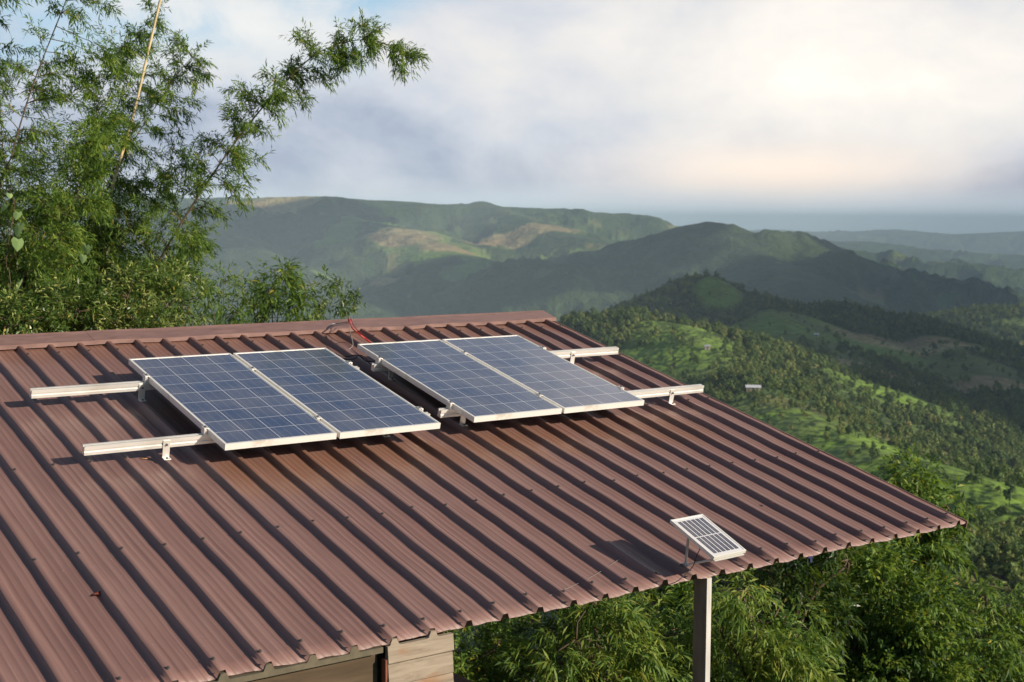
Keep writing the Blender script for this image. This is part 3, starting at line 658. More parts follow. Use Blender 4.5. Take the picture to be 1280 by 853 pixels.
# far huts
def hut(label, px, py, dist, wd_, dp, ht, roofc, wallc, rz):
    q = P(px, py, dist); z = float(height(q[0], q[1])); wd_ *= .68; dp *= .75; ht *= .8; roofc = tuple(c*.75 for c in roofc); root = empty('hut', (q[0], q[1], z)); tag(root, label, 'hut'); root.rotation_euler = (0, 0, rz)
    w1 = simple('hut_wall', wallc, .8); r1 = simple('hut_roof', roofc, .4, .1)
    m_ = MB().box((-wd_/2, -dp/2, -2), (wd_/2, dp/2, ht)); m_.poly([(-wd_/2, -dp/2, ht), (-wd_/2, dp/2, ht), (-wd_/2, 0, ht+dp*.24)], [(0, 1, 2)]); m_.poly([(wd_/2, -dp/2, ht), (wd_/2, dp/2, ht), (wd_/2, 0, ht+dp*.24)], [(0, 2, 1)])
    m_.build('wall', w1, root, local=True)
    o_ = .5; e = .24*o_
    R_ = MB().extrude([(-dp/2-o_, ht-e), (0, ht+dp*.24+.02), (dp/2+o_, ht-e), (dp/2+o_, ht-e+.15), (0, ht+dp*.24+.2), (-dp/2-o_, ht-e+.15)], -wd_/2-o_, wd_/2+o_)
    R_.build('roof', r1, root, local=True)
    MB().box((-.5, -dp/2-.05, 0), (.5, -dp/2-.003, 2)).build('door', simple('hut_door', (.1, .06, .04), .8), root, local=True)
    return root
hut('long hut with pale metal roof, right one of the pair beside the gable edge', 941, 509, 745, 11, 5.5, 2.6, (.78, .80, .84), (.35, .27, .2), -.75)
hut('small hut with white roof, left one of the pair beside the gable edge', 925, 504, 770, 6, 4.5, 2.6, (.75, .76, .78), (.4, .3, .22), -.5)
hut('small grey hut among the trees below the bright hilltop', 884, 430, 905, 5, 4, 2.8, (.45, .46, .50), (.35, .3, .25), -.6)
hut('small hut with a red roof higher up the green slope', 943, 452, 1000, 6, 4.5, 2.6, (.45, .16, .10), (.5, .4, .3), -.7)
hut('tiny hut with white roof, high on the shaded slope to the right', 1020, 440, 1440, 7, 5, 2.8, (.85, .86, .9), (.4, .35, .3), -.9)
hut('tiny hut with white roof on the dark valley side, left of its neighbour', 1194, 525, 1060, 6, 5, 2.8, (.75, .74, .78), (.4, .35, .3), -.4)
hut('tiny hut with pinkish roof on the dark valley side, right of its neighbour', 1212, 527, 1060, 5, 4, 3, (.55, .42, .42), (.4, .35, .3), -.4)

# ------------------------------------------------------------------ the house
RIB, U0 = .1945, .157
PAN = -.175; RH_ = .031
UL, URt = -5.3, 3.93; VR, VE = -.99, 3.38
gz = -3.35
house = empty('house', (-1, -1.2, gz)); tag(house, 'wooden house under the long brown ribbed metal roof', 'house')
roofrot = (SLOPE, 0, 0)
prof = []
k0 = int(math.floor((UL-U0)/RIB)); u = []
for k in range(k0, 25):
    c0 = U0+k*RIB
    for du, dn in ((-.022, 0), (-.0135, RH_-.0015), (-.012, RH_), (.012, RH_), (.0135, RH_-.0015), (.026, 0), (.058, .0), (.061, .0011), (.064, .0011), (.067, 0), (.094, 0), (.097, .0011), (.100, .0011), (.103, 0), (.130, 0), (.133, .0011), (.136, .0011), (.139, 0)):
        uu = c0+du
        if k % 4 == 0 and du == .026 and UL <= uu <= URt-.01: prof += [(uu, PAN+.0018), (uu+.010, PAN+.0018), (uu+.0104, PAN)]; continue
        if UL <= uu <= URt-.001: prof.append((uu, PAN+dn))
prof.append((URt, PAN+RH_*.3)); prof.append((URt+.004, PAN-.022))
prof = np.array(prof)
vs = np.linspace(VR, VE, 40); npf = len(prof)
VV = np.zeros((40, npf, 3))
for i, v in enumerate(vs):
    VV[i, :, 0] = prof[:, 0]; VV[i, :, 1] = -v; VV[i, :, 2] = prof[:, 1]+.0022*np.sin(v*6.3+.8)*np.sin(prof[:, 0]*3.1)+.0012*np.sin(v*17+prof[:, 0]*9)
VV[-1, :, 1] += .006*np.sin(prof[:, 0]*5.)+.003*np.sin(prof[:, 0]*31)
VV[-1, :, 2] -= .004*(np.sin(prof[:, 0]*27)**2)
I = np.arange(39)[:, None]*npf; J = np.arange(npf-1)[None]
Q_ = np.stack([I+J, I+npf+J, I+npf+J+1, I+J+1], -1).reshape(-1, 4)
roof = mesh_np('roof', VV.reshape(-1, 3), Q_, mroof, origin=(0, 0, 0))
roof.parent = house; roof.location = tuple(-np.array(house.location)); roof.rotation_euler = roofrot
sm = roof.modifiers.new('thick', 'SOLIDIFY'); sm.thickness = .0015; sm.offset = -1
def on_roof(o_, par=house):
    o_.parent = par
    if par is roof: o_.location = (0, 0, 0)
    else: o_.location = tuple(-np.array(par.location)); o_.rotation_euler = roofrot
    return o_
# back slope of the roof: same sheet falling away behind the ridge
apex = RW(0, VR, PAN)
ycs = math.cos(SLOPE); 
bk = MB(); pf = [(U0+k*RIB+du, dn) for k in range(k0, 25) for du, dn in ((-.022, 0), (-.0125, RH_), (.0125, RH_), (.026, 0)) if UL <= U0+k*RIB+du <= URt]
bk.poly([(uu, apex[1]+(t*3.6)*math.cos(SLOPE)+dn*math.sin(SLOPE), apex[2]-t*3.6*math.sin(SLOPE)+dn*math.cos(SLOPE)) for t in (0, 1) for uu, dn in pf],
        [(i, i+1, len(pf)+i+1, len(pf)+i) for i in range(len(pf)-1)])
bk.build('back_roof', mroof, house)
# ridge cap with folded lip, three overlapping lengths
cap_segs = [(UL, -.02+.10), (.06, 2.10), (2.08, 3.955)]
for i, (a0, a1) in enumerate(cap_segs):
    h = .0012*(i % 2)
    pr_ = []
    fl = .185                               # flange length down each slope
    nn = PAN+RH_+.004+h
    top = RW(0, VR, nn+.012)
    f0 = RW(0, VR+.03, nn+.006); f1 = RW(0, VR+fl, nn); f2 = RW(0, VR+fl+.004, nn-.026)
    bdir = np.array([0, math.cos(SLOPE), -math.sin(SLOPE)])
    b0 = top+bdir*.03+np.array([0, 0, -.004]); b1 = top+bdir*fl+np.array([0, 0, -.008]); b2 = b1+np.array([0, 0, -.026])
    line = [f2, f1, f0, top, b0, b1, b2]; th = np.array([0, 0, -.002])
    seg_n = 10; m_ = MB(); base_i = 0; us = np.linspace(a0, a1, seg_n)
    pts_ = []
    for uu in us:
        wob = .003*math.sin(uu*7.)+.002*math.sin(uu*19+1)
        for j, p in enumerate(line): pts_.append((uu, p[1], p[2]+(wob if j in (0, 1) else wob*.4)))
    k = len(line); fs = [(a_*k+j, a_*k+j+1, (a_+1)*k+j+1, (a_+1)*k+j) for a_ in range(seg_n-1) for j in range(k-1)]
    m_.poly(pts_, fs); oc = m_.build('ridge_cap', mcap, house); s2 = oc.modifiers.new('thick', 'SOLIDIFY'); s2.thickness = .002
# gable barge edge: thin folded strip along the sloping edge
m_ = MB().box((URt+.005, -VE, PAN-.03), (URt+.011, -VR, PAN+.013)); on_roof(m_.build('barge_strip', mcap))
# screws
sc_me = MB().tube([(0, 0, 0), (0, 0, .003)], .0085, 10); sc_me.tube([(0, 0, .003), (0, 0, .009)], .0055, 6)
first = None; cand = []
for k in range(k0+1, 20):
    for v in (-.62, .16, 1.20, 2.237, 3.283):
        uu = U0+k*RIB+random.uniform(-.004, .004); vv = v+random.uniform(-.02, .02)
        q = RW(uu, vv, PAN+RH_); a_, b_, z_ = project(q)
        infr = 0 < a_ < 1280 and 0 < b_ < 853; under = (-.25 < uu < 3.2 and -.1 < vv < 1.6)
        if -.0 < uu < 3.1 and 0 < vv < 1.5: continue
        cand.append((z_ if infr else 99+z_, uu, vv))
cand.sort(); ind, rst = cand[:99], cand[99:]
for z_, uu, vv in ind:
    if first is None: first = sc_me.build('roof_screw', mscrew, None, local=True); so_ = first
    else: so_ = bpy.data.objects.new('roof_screw', first.data); COL.objects.link(so_)
    so_.parent = roof; so_.location = (uu, -vv, PAN+RH_+.0005)
if rst:
    m_ = MB()
    for z_, uu, vv in rst:
        m_.tube([(uu, -vv, PAN+RH_), (uu, -vv, PAN+RH_+.003)], .0085, 8); m_.tube([(uu, -vv, PAN+RH_+.003), (uu, -vv, PAN+RH_+.009)], .0055, 6)
    ro = m_.build('roof_screws', mscrew, None, local=True); ro.parent = roof; ro['kind'] = 'stuff'
# purlins and rafters below the sheet
for v in (-.62, .16, 1.20, 2.237, 3.25):
    on_roof(MB().box((UL+.1, -v-.03, PAN-.065), (URt-.06, -v+.03, PAN-.004)).build('purlin', mtimber))
for uu in (-3.4, -1.7, .0, 1.75, 3.3):
    on_roof(MB().box((uu-.03, -3.0, PAN-.14), (uu+.03, .80, PAN-.067)).build('rafter', mtimber))
# posts: brown channel, sunlight on its eave face painted as a pale plate
for uu in (roofpt(882, 717, PAN)[0]+.017,):
    t_ = RW(uu, VE-.03, PAN-.01); po = MB().box((uu-.017, t_[1]-.003, gz-.8), (uu+.017, t_[1]+.088, t_[2]-.012)).build('post', mpost, house, bevel=.003)
    MB().box((uu-.016, t_[1]-.008, gz-.8), (uu+.016, t_[1]-.0035, t_[2]-.014)).build('post_lit_face', mpost_lit, po, local=True).location = (0, 0, 0)
    pf_ = po.children[0]
    for v_ in pf_.data.vertices: v_.co -= Vector(house.location)
# wall of lit clapboards (rib-scribed top) and plywood to its left, darkened as if shaded
ze = RW(0, VE, PAN)[2]
def rib_h(uu):
    ph = ((uu-U0+RIB/2) % RIB)-RIB/2; ap = abs(ph)
    return RH_ if ap < .0125 else (RH_*(1-(ap-.0125)/.0115) if ap < .024 else 0)
ux0 = roofpt(481, 803, PAN)[0]; ux1 = roofpt(563, 789, PAN)[0]+.01
wallroot = house
yb = -(VE-.025)*math.cos(SLOPE)-PAN*math.sin(SLOPE)-.035
zz = ze-.012; nbd = 0
us = sorted(set(list(np.linspace(ux0, ux1, 30))))
top_pts = [(uu, zz+rib_h(uu)*.95) for uu in us]
z1 = zz-.072
m_ = MB()
ptsf = [(uu, yb-.002, z) for uu, z in top_pts]+[(ux1, yb-.010, z1), (ux0, yb-.010, z1)]; nP = len(ptsf)
m_.poly(ptsf+[(p[0], yb+.02, p[2]) for p in ptsf], [tuple(range(nP-1, -1, -1)), tuple(range(nP, 2*nP))]+[(i, (i+1) % nP, nP+(i+1) % nP, nP+i) for i in range(nP)])
m_.build('wall_board', mwood, house)
zc = z1; 
for i in range(24):
    hb = .088*random.uniform(.85, 1.2); e1 = random.uniform(-.006, .008); o_ = random.uniform(0, .006); tilt = random.uniform(-.004, .004)
    m_ = MB().poly([(ux0, yb-o_, zc-.006), (ux1+e1, yb-o_, zc-.006+tilt), (ux1+e1, yb-o_-.010, zc-hb+tilt), (ux0, yb-o_-.010, zc-hb), (ux0, yb+.016, zc-.006), (ux1+e1, yb+.016, zc-.006+tilt), (ux1+e1, yb+.010, zc-hb+tilt), (ux0, yb+.010, zc-hb)],
        [(0, 3, 2, 1), (4, 5, 6, 7), (0, 1, 5, 4), (1, 2, 6, 5), (2, 3, 7, 6), (3, 0, 4, 7)])
    m_.build('wall_board', mwood, house); zc -= hb
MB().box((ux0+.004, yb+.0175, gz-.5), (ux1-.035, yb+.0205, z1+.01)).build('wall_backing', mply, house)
# corner batten
MB().box((ux0-.012, yb-.004, gz-.5), (ux0-.003, yb+.03, zz-.055)).build('corner_batten', simple('rusty_batten', (.20, .06, .03), .7), house)
# plywood wall set slightly back, eave shade put into its colour, scribed filler strip above
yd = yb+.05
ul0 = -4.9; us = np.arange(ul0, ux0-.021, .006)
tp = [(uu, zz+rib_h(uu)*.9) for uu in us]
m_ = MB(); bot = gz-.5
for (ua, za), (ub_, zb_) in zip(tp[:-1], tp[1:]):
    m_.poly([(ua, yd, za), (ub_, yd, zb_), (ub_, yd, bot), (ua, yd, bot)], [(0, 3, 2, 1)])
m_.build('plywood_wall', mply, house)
m_ = MB()
for (ua, za), (ub_, zb_) in zip(tp[:-1], tp[1:]):
    za2 = za+.004; zb2 = zb_+.004; zl = zz-.020
    m_.poly([(ua, yd-.052, za2), (ub_, yd-.052, zb2), (ub_, yd-.052, zl), (ua, yd-.052, zl), (ua, yd-.002, za2), (ub_, yd-.002, zb2), (ub_, yd-.002, zl), (ua, yd-.002, zl)], [(0, 3, 2, 1), (0, 1, 5, 4), (3, 7, 6, 2)])
m_.build('eave_filler', simple('filler_strip', (.105, .09, .058), .8), house)
# side and rear walls so that the house is closed
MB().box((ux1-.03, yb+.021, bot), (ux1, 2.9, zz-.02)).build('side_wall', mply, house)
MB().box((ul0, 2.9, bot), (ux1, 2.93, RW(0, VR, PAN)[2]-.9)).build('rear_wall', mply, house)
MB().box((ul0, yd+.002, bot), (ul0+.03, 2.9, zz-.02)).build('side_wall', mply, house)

# ------------------------------------------------------------------ solar panels
def solar_panel(label, uu, vv, skew=0):
    p0 = RW(uu, vv, -.035); root = empty('solar_panel', p0, (SLOPE, 0, skew)); tag(root, label, 'solar panel', 'large solar panels on the roof')
    m_ = MB(); fw_ = .011; t = .035
    m_.box((0, -fw_, 0), (PW, 0, t)); m_.box((0, -PL, 0), (PW, -PL+fw_, t)); m_.box((0, -PL+fw_, 0), (fw_, -fw_, t)); m_.box((PW-fw_, -PL+fw_, 0), (PW, -fw_, t))
    m_.box((fw_, -PL+fw_, 0), (fw_+.02, -fw_, .0015)); m_.box((PW-fw_-.02, -PL+fw_, 0), (PW-fw_, -fw_, .0015))
    m_.build('frame', mfrm, root, local=True)
    MB().box((fw_-.002, -PL+fw_-.002, .0265), (PW-fw_+.002, -fw_+.002, .0325)).build('cell_sheet', mcell, root, local=True)
    jb = MB().box((PW/2-.06, -.20, .006), (PW/2+.06, -.10, .0262)).build('junction_box', mblack, root, local=True, bevel=.004)
    return root
G2, H2 = 1.626, -.034
solar_panel('blue solar panel farthest left on the roof, beside the long rail ends', 0, 0)
solar_panel('blue solar panel second from left, right next to the dark gap', PW+.02, .003)
solar_panel('grey-blue solar panel third from left, just right of the dark gap and red cable', G2, H2)
solar_panel('grey-blue solar panel farthest right, nearest the gable edge of the roof', G2+PW+.02, H2+.002)

def rail(label, u0, u1, v, feet, clamps, skew=0.0):
    p0 = RW(u0, v, -.086); root = empty('mounting_rail', p0, (SLOPE, 0, skew)); tag(root, label, 'mounting rail', 'aluminium mounting rails')
    L = u1-u0; w2 = .019
    pf_ = [(-w2, 0), (w2, 0), (w2, .016), (w2-.004, .020), (w2-.004, .026), (w2, .030), (w2, .050), (.006, .050), (.006, .042), (-.006, .042), (-.006, .050), (-w2, .050), (-w2, .030), (-w2+.004, .026), (-w2+.004, .020), (-w2, .016)]
    MB().extrude(pf_, 0, L).build('rail_bar', malu, root, local=True)
    for f in feet:                     # L foot: upright leg bolted to rail face, base on the roof rib
        x = f-u0; s_ = -1
        ft = MB(); ft.box((x-.020, s_*w2-.005, -.0555), (x+.020, s_*w2-.0005, .044)); ft.box((x-.020, s_*w2-.036, -.0580), (x+.020, s_*w2-.0003, -.0530))
        fo_ = ft.build('bracket', malu, root, local=True, bevel=.0015)
        bo = MB(); bo.tube([(x, s_*w2-.0055, .020), (x, s_*w2-.014, .020)], .0065, 6); bo.tube([(x, s_*w2-.024, -.0530), (x, s_*w2-.024, -.046)], .0065, 6); bo.build('bolt', mscrew, fo_, local=True)
    for c_ in clamps:                  # end or mid clamps holding the frames
        x = c_-u0; e = -1 if c_ == clamps[0] else (1 if c_ == clamps[-1] else 0); cl = MB()
        if e: cl.box((x+e*.002, -.022, .0505), (x+e*.022, .022, .080)); cl.box((x-e*.007, -.022, .0865), (x+e*.022, .022, .0905)); cl.box((x+e*.010, -.022, .078), (x+e*.022, .022, .0866))
        else: cl.box((x-.014, -.022, .0865), (x+.014, .022, .0905)); cl.box((x-.006, -.018, .0505), (x+.006, .018, .0866))
        co_ = cl.build('clamp', malu, root, local=True, bevel=.001)
        MB().tube([(x+e*.008, 0, .0906), (x+e*.008, 0, .098)], .0065, 6).build('bolt', mscrew, co_, local=True)
    return root
g4 = [U0+k*RIB for k in range(-6, 22)]
def rib_near(x): return min(g4, key=lambda t: abs(t-x))
rail('long silver rail sticking out left of the panels, the upper one', -.685, 1.44, .325, [rib_near(-.09), rib_near(1.2)], [0, PW+.01, 2*PW+.02])
rail('long silver rail sticking out left of the panels, the lower one', -.675, 1.44, 1.225, [rib_near(-.27), rib_near(1.2)], [0, PW+.01, 2*PW+.022])
rail('silver rail sticking out right of the panels, the upper one', 1.575, 3.71, .285, [rib_near(1.8), rib_near(3.35)], [G2, G2+PW+.01, G2+2*PW+.02])
rail('silver rail sticking out right of the panels, the lower one near the gable', 1.545, 3.765, 1.185, [rib_near(1.8), rib_near(3.49)], [G2, G2+PW+.01, G2+2*PW+.022])

# ------------------------------------------------------------------ small panel on its bracket at the eave
ns_t, ns_b = .085, .030
tl_ = RW(*roofpt(838, 650, ns_t), ns_t); bl_ = RW(*roofpt(895, 696, ns_b), ns_b); tr_ = RW(*roofpt(878, 642.5, ns_t), ns_t)
ax = unit(tr_-tl_); ay = unit(-(bl_-tl_)); ay = unit(ay-ax*(ay@ax)); az = np.cross(ax, ay)
sw, sl_ = .24, .34
M_ = Matrix(((ax[0], ay[0], az[0], tl_[0]), (ax[1], ay[1], az[1], tl_[1]), (ax[2], ay[2], az[2], tl_[2]), (0, 0, 0, 1)))
print('small', np.linalg.norm(tr_-tl_), np.linalg.norm(bl_-tl_))
sw = float(np.linalg.norm(tr_-tl_)); sl_ = float(np.linalg.norm(bl_-tl_))
mcell2 = panel_mat('small_panel_cells', sw, sl_, 6, 2, .022, -sl_+.024, (sw-.044)/6, (sl_-.048)/2, .0058, (.012, .016, .045), (.020, .026, .07), bus=1, line=(.72, .73, .74), strips=True)
sp = empty('small_solar_panel', tl_); tag(sp, 'small white framed solar panel tilted over the eave above the post', 'solar panel')
sp.rotation_euler = M_.to_euler()
m_ = MB(); fw_ = .009; t = .017
m_.box((0, -fw_, -t), (sw, 0, 0)); m_.box((0, -sl_, -t), (sw, -sl_+fw_, 0)); m_.box((0, -sl_+fw_, -t), (fw_, -fw_, 0)); m_.box((sw-fw_, -sl_+fw_, -t), (sw, -fw_, 0))
m_.build('frame', mfrm, sp, local=True, bevel=.001)
MB().box((fw_-.001, -sl_+fw_-.001, -.007), (sw-fw_+.001, -fw_+.001, -.002)).build('cell_sheet', mcell2, sp, local=True)
Mi = M_.inverted()
def loc(p): return np.array(Mi @ Vector(tuple(p)))
pb = RW(*roofpt(857, 706.5, PAN+RH_+.004), PAN+RH_+.004)
a_ = loc(pb); b_ = np.array([.02, -sl_+.01, -.024]); c_ = np.array([.006, -sl_*.42, -.020])
MB().bar(a_, b_, .016, .008, (0, 0, 1)).build('bracket_arm', malu, sp, local=True)
MB().bar(a_, c_, .013, .006, (1, 0, 0)).build('bracket_strut', malu, sp, local=True)
MB().bar(b_+np.array([-.01, -.006, 0]), b_+np.array([sw-.03, -.006, 0]), .018, .004, (0, 0, 1)).build('cross_bar', malu, sp, local=True)
pb2 = a_-np.array([0, 0, .0]); 
MB().bar(loc(pb+np.array([-.012, 0, .0])), loc(pb+np.array([.012, 0, 0])), .03, .006, (0, 0, 1)).build('foot_plate', mgrey, sp, local=True)

def cable(label, pts, r, mat, name='cable', cat='cable', n=40):
    c_ = spline(pts, n); root = MB().tube(c_, r, 6)
    o_ = root.build(name, mat, None, True); b = c_[0]
    for v_ in o_.data.vertices: v_.co -= Vector(tuple(b))
    o_.location = tuple(b); tag(o_, label, cat); return o_
def RP(px, py, n): return RW(*roofpt(px, py, n), n)
cable('thin black wire drooping from the small panel over the eave edge', [RP(876, 684, .0), RP(870, 697, -.03), RP(866, 708, -.08), RP(857, 718, -.10), RP(846, 727, -.13), P(832, 732, 6.75), P(815, 734, 6.9), P(800, 733, 7.1)], .0022, mblack)
cable('bright red cable bending over the ridge cap beside the gap', [P(436, 416, 10.7), RP(436, 398, -.06), RP(438, 404, -.02), RP(441, 411, -.02), RP(449, 418, -.03), RP(457, 424, -.06), RP(466, 431, -.08), RP(475, 437, -.09)], .0055, mred)
cable('thinner dark red cable lying just right of the bright red one', [P(438, 415, 10.7), RP(438.5, 399, -.05), RP(441, 405, -.05), RP(446, 412, -.06), RP(455, 420, -.08), RP(463, 429, -.09), RP(470, 436, -.095)], .0035, simple('dark_red_sheath', (.28, .04, .04), .4))
cable('thin grey wire hanging down the roof from the ridge cap', [RP(439, 402, -.06), RP(437, 412, -.05), RP(440, 424, -.06), RP(441, 432, -.09), RP(436, 437, -.10)], .0022, mwire)
cable('black cable looping in the gap between the two pairs of panels', [RP(408, 436, -.10), RP(420, 443, -.085), RP(432, 446, -.095), RP(444, 444, -.07), RP(452, 447, -.07), RP(458, 452, -.10), RP(466, 452, -.09), RP(474, 458, -.1)], .0038, mblack)
cable('second black cable lying lower in the gap between the panels', [RP(414, 441, -.115), RP(430, 449, -.11), RP(442, 449, -.10), RP(450, 444, -.08), RP(458, 449, -.08), RP(463, 456, -.09), RP(472, 461, -.10)], .0032, mblack)
cable('thin black wire lying on the roof left of the red cable', [RP(417, 431, -.125), RP(426, 428, -.115), RP(434, 429, -.11), RP(440, 434, -.11)], .0022, mblack)
cable('thin pale wire running along the roof near the eave', [RP(788, 690, PAN+.012), RP(770, 702, PAN+.006), RP(745, 718, PAN+.006), RP(715, 733, PAN+.006), RP(686, 745, PAN+.004)], .0009, mwire)

# debris
def chip(label, px, py, n_, sx, sy, mat, name, cat, rz=0.3, curl=.006):
    q = RP(px, py, n_); o_ = MB()
    g = [(-1, 0, 0), (-.5, -.6, curl), (.3, -.7, curl*.5), (1, -.1, -0), (.5, .6, curl), (-.4, .5, curl*.6), (0, 0, -curl*.3)]
    pts_ = [(x*sx, y*sy, z+.002) for x, y, z in g]; o_.poly(pts_, [(6, i, (i+1) % 6) for i in range(6)])
    ob = o_.build(name, mat, None, True); ob.location = tuple(q); ob.rotation_euler = (SLOPE, 0, rz); s_ = ob.modifiers.new('thick', 'SOLIDIFY'); s_.thickness = .002
    tag(ob, label, cat); return ob
chip('small white scrap lying on the ridge cap left of the red cable', 417, 406, PAN+RH_+.008, .028, .018, mwhite, 'white_scrap', 'scrap')
chip('dark red dry leaf lying on the roof near the lower left', 122, 744, PAN+.003, .030, .010, mdead, 'dry_leaf', 'leaf', .1, .012)
cable('short orange twig lying below the lower left rail', [RP(176, 573, PAN+.004), RP(181, 573.5, PAN+.006), RP(187, 573, PAN+.004)], .0028, mtwig, 'twig', 'twig', 6)
chip('tiny brown leaf caught on a rib on the right half of the roof', 965, 629, PAN+RH_+.002, .014, .010, mdead, 'dry_leaf', 'leaf', .8, .008)
bl = MB(); bl.box((-.02, -.010, -.045), (.02, .010, .0)); bl.box((-.008, -.014, -.07), (.008, .0, -.044))
bo = bl.build('blue_clip', mblue, None); bo.location = tuple(RP(1012, 686, PAN)-np.array([0, 0, .005])); tag(bo, 'small dark blue clip hanging under the eave edge', 'clip')

# ------------------------------------------------------------------ small shed roof below the wall end
sr = P(578, 851, 10.5); shed = empty('shed', (sr[0], sr[1], sr[2]-1.6)); tag(shed, 'small dark roofed shed just showing at the bottom beside the wooden wall', 'shed')
MB().poly([(sr[0]-.5, sr[1]-.6, sr[2]-.35), (sr[0]+.6, sr[1]-.6, sr[2]-.35), (sr[0]+.05, sr[1]-.2, sr[2]), (sr[0]+.05, sr[1]+.9, sr[2]), (sr[0]-.5, sr[1]+1.3, sr[2]-.35), (sr[0]+.6, sr[1]+1.3, sr[2]-.35)],
    [(0, 1, 2), (1, 5, 3, 2), (5, 4, 3), (4, 0, 2, 3), (0, 4, 5, 1)]).build('roof', simple('shed_roof_sheet', (.075, .05, .045), .6), shed)
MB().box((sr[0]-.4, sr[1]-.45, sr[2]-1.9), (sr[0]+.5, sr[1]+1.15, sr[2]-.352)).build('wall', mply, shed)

# ------------------------------------------------------------------ bamboo and bushes behind the ridge (left)
def gp(px, dist):                                  # a point on the ground in that direction
    q = P(px, 300, dist); return np.array([q[0], q[1], float(height(q[0], q[1]))-.1])
D0 = 14.5
def cul(pxs, d0, d1=None):
    d1 = d1 or d0; n_ = len(pxs); return [P(a_, b_, d0+(d1-d0)*i/(n_-1)) for i, (a_, b_) in enumerate(pxs)]
bamboo('arching bamboo stalk leaning far right, its leafy tip nodding against the clouds', [gp(120, 14.0)]+cul([(165, 400), (200, 325), (245, 250), (300, 170), (350, 110), (395, 68), (445, 50), (490, 58), (515, 80)], 14.0), .022, .30, .66, 60, 3, .52, endfade=1.15)
bamboo('bamboo stalk slanting right behind the bare yellow pole', [gp(30, 15.0)]+cul([(90, 330), (130, 245), (165, 180), (200, 125), (228, 85), (250, 62)], 15.2), .018, .30, .80, 52, 3, .48)
bamboo('dark bamboo stalk at the upper left, rising out of the top of the picture', [gp(-30, 14.0)]+cul([(-5, 300), (15, 195), (40, 110), (75, 20), (100, -40), (130, -90)], 14.0), .020, .22, .95, 56, 3, .50)
bamboo('leafy bamboo stalk at the far left edge, half out of the picture', [gp(-130, 13.5)]+cul([(-90, 260), (-70, 120), (-40, 10), (0, -70), (40, -110)], 13.5), .018, .25, 1.0, 50, 3, .46)
bamboo('slim bamboo stalk between the dark stalk and the yellow pole', [gp(10, 15.8)]+cul([(40, 400), (80, 290), (120, 200), (155, 110), (170, 50), (200, 10)], 15.8), .015, .26, .85, 54, 3, .44, leafy=.9)
bamboo('low bushy bamboo at the left, in front of the other stalks', [gp(-40, 13.0)]+cul([(20, 400), (50, 330), (90, 260), (110, 200), (120, 160)], 13.2), .014, .2, .8, 40, 4, .55)
bamboo('short dark bamboo stalk leaning left at the left edge', [gp(60, 14.6)]+cul([(60, 380), (30, 310), (5, 250), (-20, 210)], 14.4), .014, .2, .6, 24, 4, .42)
bamboo('short bamboo stalk below the arching one, against the blue hills', [gp(170, 15.5)]+cul([(185, 400), (205, 350), (230, 310), (262, 285)], 15.5), .012, .25, .50, 22, 4, .45)
bamboo('tall bamboo stalk filling the top left corner, leaning slightly left', [gp(20, 14.8)]+cul([(20, 330), (5, 200), (-5, 90), (-30, -30)], 14.8), .016, .25, .9, 46, 3, .45)
bamboo('bamboo stalk with wide leafy boughs just left of the bare yellow pole', [gp(60, 14.4)]+cul([(75, 340), (95, 240), (118, 150), (135, 90), (160, 45)], 14.4), .015, .25, .75, 44, 3, .52)
bamboo('drooping bamboo stalk low down between the yellow pole and the arching one', [gp(140, 15.0)]+cul([(135, 380), (150, 310), (172, 255), (205, 215), (240, 205)], 15.0), .013, .25, .62, 34, 3, .5)
yb_ = empty('bamboo_pole', gp(100, 15.0)); tag(yb_, 'bare yellow dry bamboo pole sticking up above the leaves', 'bamboo')
cp = spline([gp(100, 15.0)]+cul([(118, 330), (140, 235), (165, 150), (184, 70), (203, -12), (212, -60)], 15.0), 60)
rr_ = [.019*(1-.45*i/59)*(1.16 if i % 5 == 2 else 1) for i in range(60)]
MB().tube(cp, rr_, 8).build('culm', mculm_y, yb_, True)
# hedge-like bushes on the far side of the ridge
def bush(label, px0, px1, top, bot, dist, n_, mat, ll, lw, tone, r=(.22, .36), dens=1.1, name='bush', cat='bush', group='bushes behind the roof ridge', tl=.14, droop=.2, nl=7):
    cl = []
    for i in range(n_):
        t = (i+.5)/n_; q = P(px0+(px1-px0)*t+random.uniform(-6, 6), random.uniform(top, bot), dist+random.uniform(-.5, .5)); cl.append((q, random.uniform(*r)))
    return tree(label, gp((px0+px1)/2, dist), cl, mat, ll, lw, tl, nl, dens, droop, tone, .3, .035, name, cat, group)
bush('low bush of small pale-edged leaves behind the left end of the ridge', -40, 110, 382, 425, 12.2, 9, lf_shrub, .055, .018, .55)
bush('speckled bush of narrow yellow-green leaves behind the ridge, left of the arching stalk', 95, 240, 362, 420, 12.4, 11, lf_shrub, .065, .016, .64)
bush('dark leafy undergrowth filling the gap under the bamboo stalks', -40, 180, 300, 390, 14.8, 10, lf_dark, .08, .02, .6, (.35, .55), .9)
tree('rounded bright green bush standing behind the middle of the ridge', gp(330, 17), [(P(340, 362, 17), .33), (P(318, 378, 17), .30), (P(362, 385, 17), .33), (P(335, 398, 17), .36), (P(300, 395, 17.2), .26), (P(372, 402, 17), .3), (P(350, 345, 17), .16)], lf_green, .11, .02, .18, 8, .95, .5, .62, .25, .03, 'bush', 'bush', 'bushes behind the roof ridge')
tree('loose feathery shrub against the blue hills, left of the bright green bush', gp(270, 16.5), [(P(280, 352, 16.5), .22), (P(265, 378, 16.5), .25), (P(290, 392, 16.5), .26), (P(255, 398, 16.5), .26)], lf_green, .09, .014, .18, 7, .6, .55, .55, .25, .02, 'shrub', 'shrub', 'bushes behind the roof ridge')
